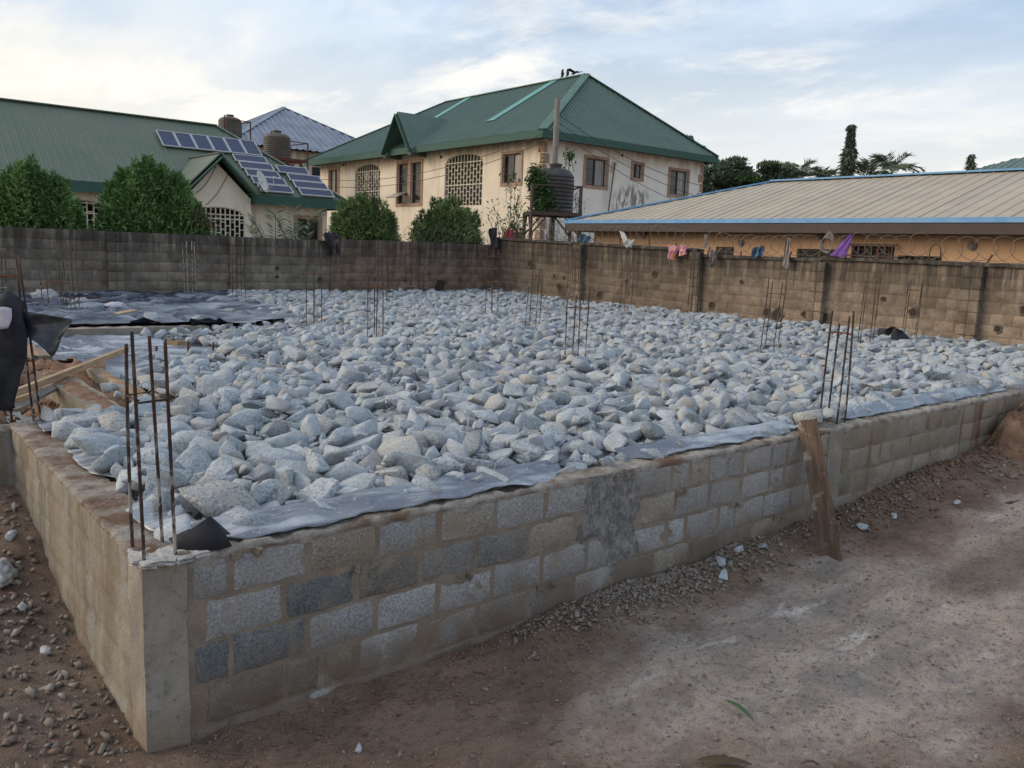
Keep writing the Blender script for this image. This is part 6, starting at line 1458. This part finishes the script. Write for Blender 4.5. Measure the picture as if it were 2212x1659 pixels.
# green leaf, dead leaves
def blade(label, a, b, w, mat, curl=.02, name='leaf', n=9):
    a, b = Vector(a), Vector(b); d = (b - a); sd_ = d.cross(Vector((0, 0, 1))).normalized(); m = MB()
    for i in range(n):
        t_ = i / (n - 1); ww = w * math.sin(math.pi * min(1, t_ * .96 + .03)) ** .7; c = a.lerp(b, t_) + Vector((0, 0, curl * math.sin(t_ * 3.1) + .006))
        m.v += [tuple(c + sd_ * ww + Vector((0, 0, .35 * ww))), tuple(c), tuple(c - sd_ * ww + Vector((0, 0, .45 * ww)))]
    m.f = [(3 * i + k, 3 * i + k + 1, 3 * i + k + 4, 3 * i + k + 3) for i in range(n - 1) for k in range(2)]
    o = m.build(name, mat, smooth=True, label=label, cat='leaf'); o.modifiers.new('t', 'SOLIDIFY').thickness = .002; return o
gz = lambda x, y: (x, y, ground_h(x, y) + .012)
blade('long green leaf lying on the pale ground', gz(3.06, -1.50), gz(2.98, -1.78), .017, 'thuja_leaf')
blade('upper dead brown leaf at the bottom edge of the picture', gz(2.44, -1.80), gz(2.62, -1.98), .022, 'brown_leaf', .02); blade('middle dead brown leaf at the bottom edge of the picture', gz(2.40, -1.86), gz(2.64, -2.02), .026, 'brown_leaf', .03); blade('lowest dead brown leaf at the bottom edge of the picture', gz(2.36, -1.88), gz(2.60, -2.06), .024, 'brown_leaf', .015); blade('short dry leaf right of the dead leaves', gz(2.86, -2.18), gz(2.92, -2.26), .012, 'brown_leaf')
# crumpled white bag at the left, paper scraps, bits on the black sheet
def crumple(label, c, r_, mat, seed, name='plastic_bag', cat='plastic bag', amp=.4):
    bm = bmesh.new(); bmesh.ops.create_icosphere(bm, subdivisions=4, radius=1.0)
    for v in bm.verts:
        p = v.co.copy(); f = 1 + amp * (abs(fbm(p.x * 1.4 + seed, p.y * 1.4, p.z * 1.4)) - .3) + .05 * fbm(p.x * 4, p.y * 4, p.z * 4 + seed); v.co = Vector((p.x * r_[0], p.y * r_[1], p.z * r_[2])) * f
    me = bpy.data.meshes.new(name); bm.to_mesh(me); bm.free(); me.shade_smooth(); return link(name, me, mat, None, c, label=label, cat=cat)
crumple('crumpled pale plastic bag lying at the left edge below the side wall', (-.34, 2.55, -.80), (.10, .20, .09), 'white_plastic', 2.0)
crumple('white scrap of plastic on the soil left of the side wall', (-.24, 1.45, -.99), (.035, .06, .02), 'white_plastic', 4.0, 'plastic_scrap', 'plastic scrap')
crumple('pale blue scrap of litter on the soil at the right edge', (10.9, -.28, -.68), (.12, .06, .04), 'white_plastic', 6.0, 'litter', 'litter')
crumple('white plastic bundle on the black sheet beside the left cages', (3.35, 17.2, .16), (.22, .16, .13), 'white_plastic', 7.0); crumple('small white bundle on the black sheet near the board', (3.9, 16.4, .14), (.22, .16, .11), 'lilac_patch', 8.0); crumple('white bundle between the far left cages', (2.85, 18.6, .2), (.3, .2, .2), 'white_plastic', 9.0)
def lone(label, x, y, z, r_, k, mat='granite'): link('stone', ROCKS[k], mat, None, (x, y, z), (.1, .2, k * 1.3), scale=(r_, r_ * .9, r_), label=label, cat='stone')
lone('single grey stone lying on the black sheet near its right end', 5.85, 14.5, .15, .17, 3); lone('small pale stone lying on the middle of the black sheet', 4.6, 15.9, .14, .13, 7); lone('grey block-like stone at the front edge of the black sheet', 3.72, 12.9, .20, .22, 9); lone('small pale stone at the front edge of the black sheet', 4.5, 12.75, .13, .14, 12); lone('grey stone lying on the red earth by the dwarf wall', 1.25, 5.9, .02, .11, 4); lone('pale stone beside it on the red earth', 1.2, 5.35, .0, .08, 8)
rag('black plastic scrap caught among the stones below the dark panel', lambda u, v, z: Vector((17.4 + v, -u, z)), -13.6, .34, .55, .28, 'black_polythene', 31, flare=1.2, v0=0, cat='plastic scrap', name='plastic_scrap'); rag('black plastic corner standing among the stones before the right wall', lambda u, v, z: Vector((17.0 + v, -u, z)), -4.95, .42, .5, .34, 'black_cloth', 32, flare=1.5, v0=0, cat='plastic scrap', name='plastic_scrap')
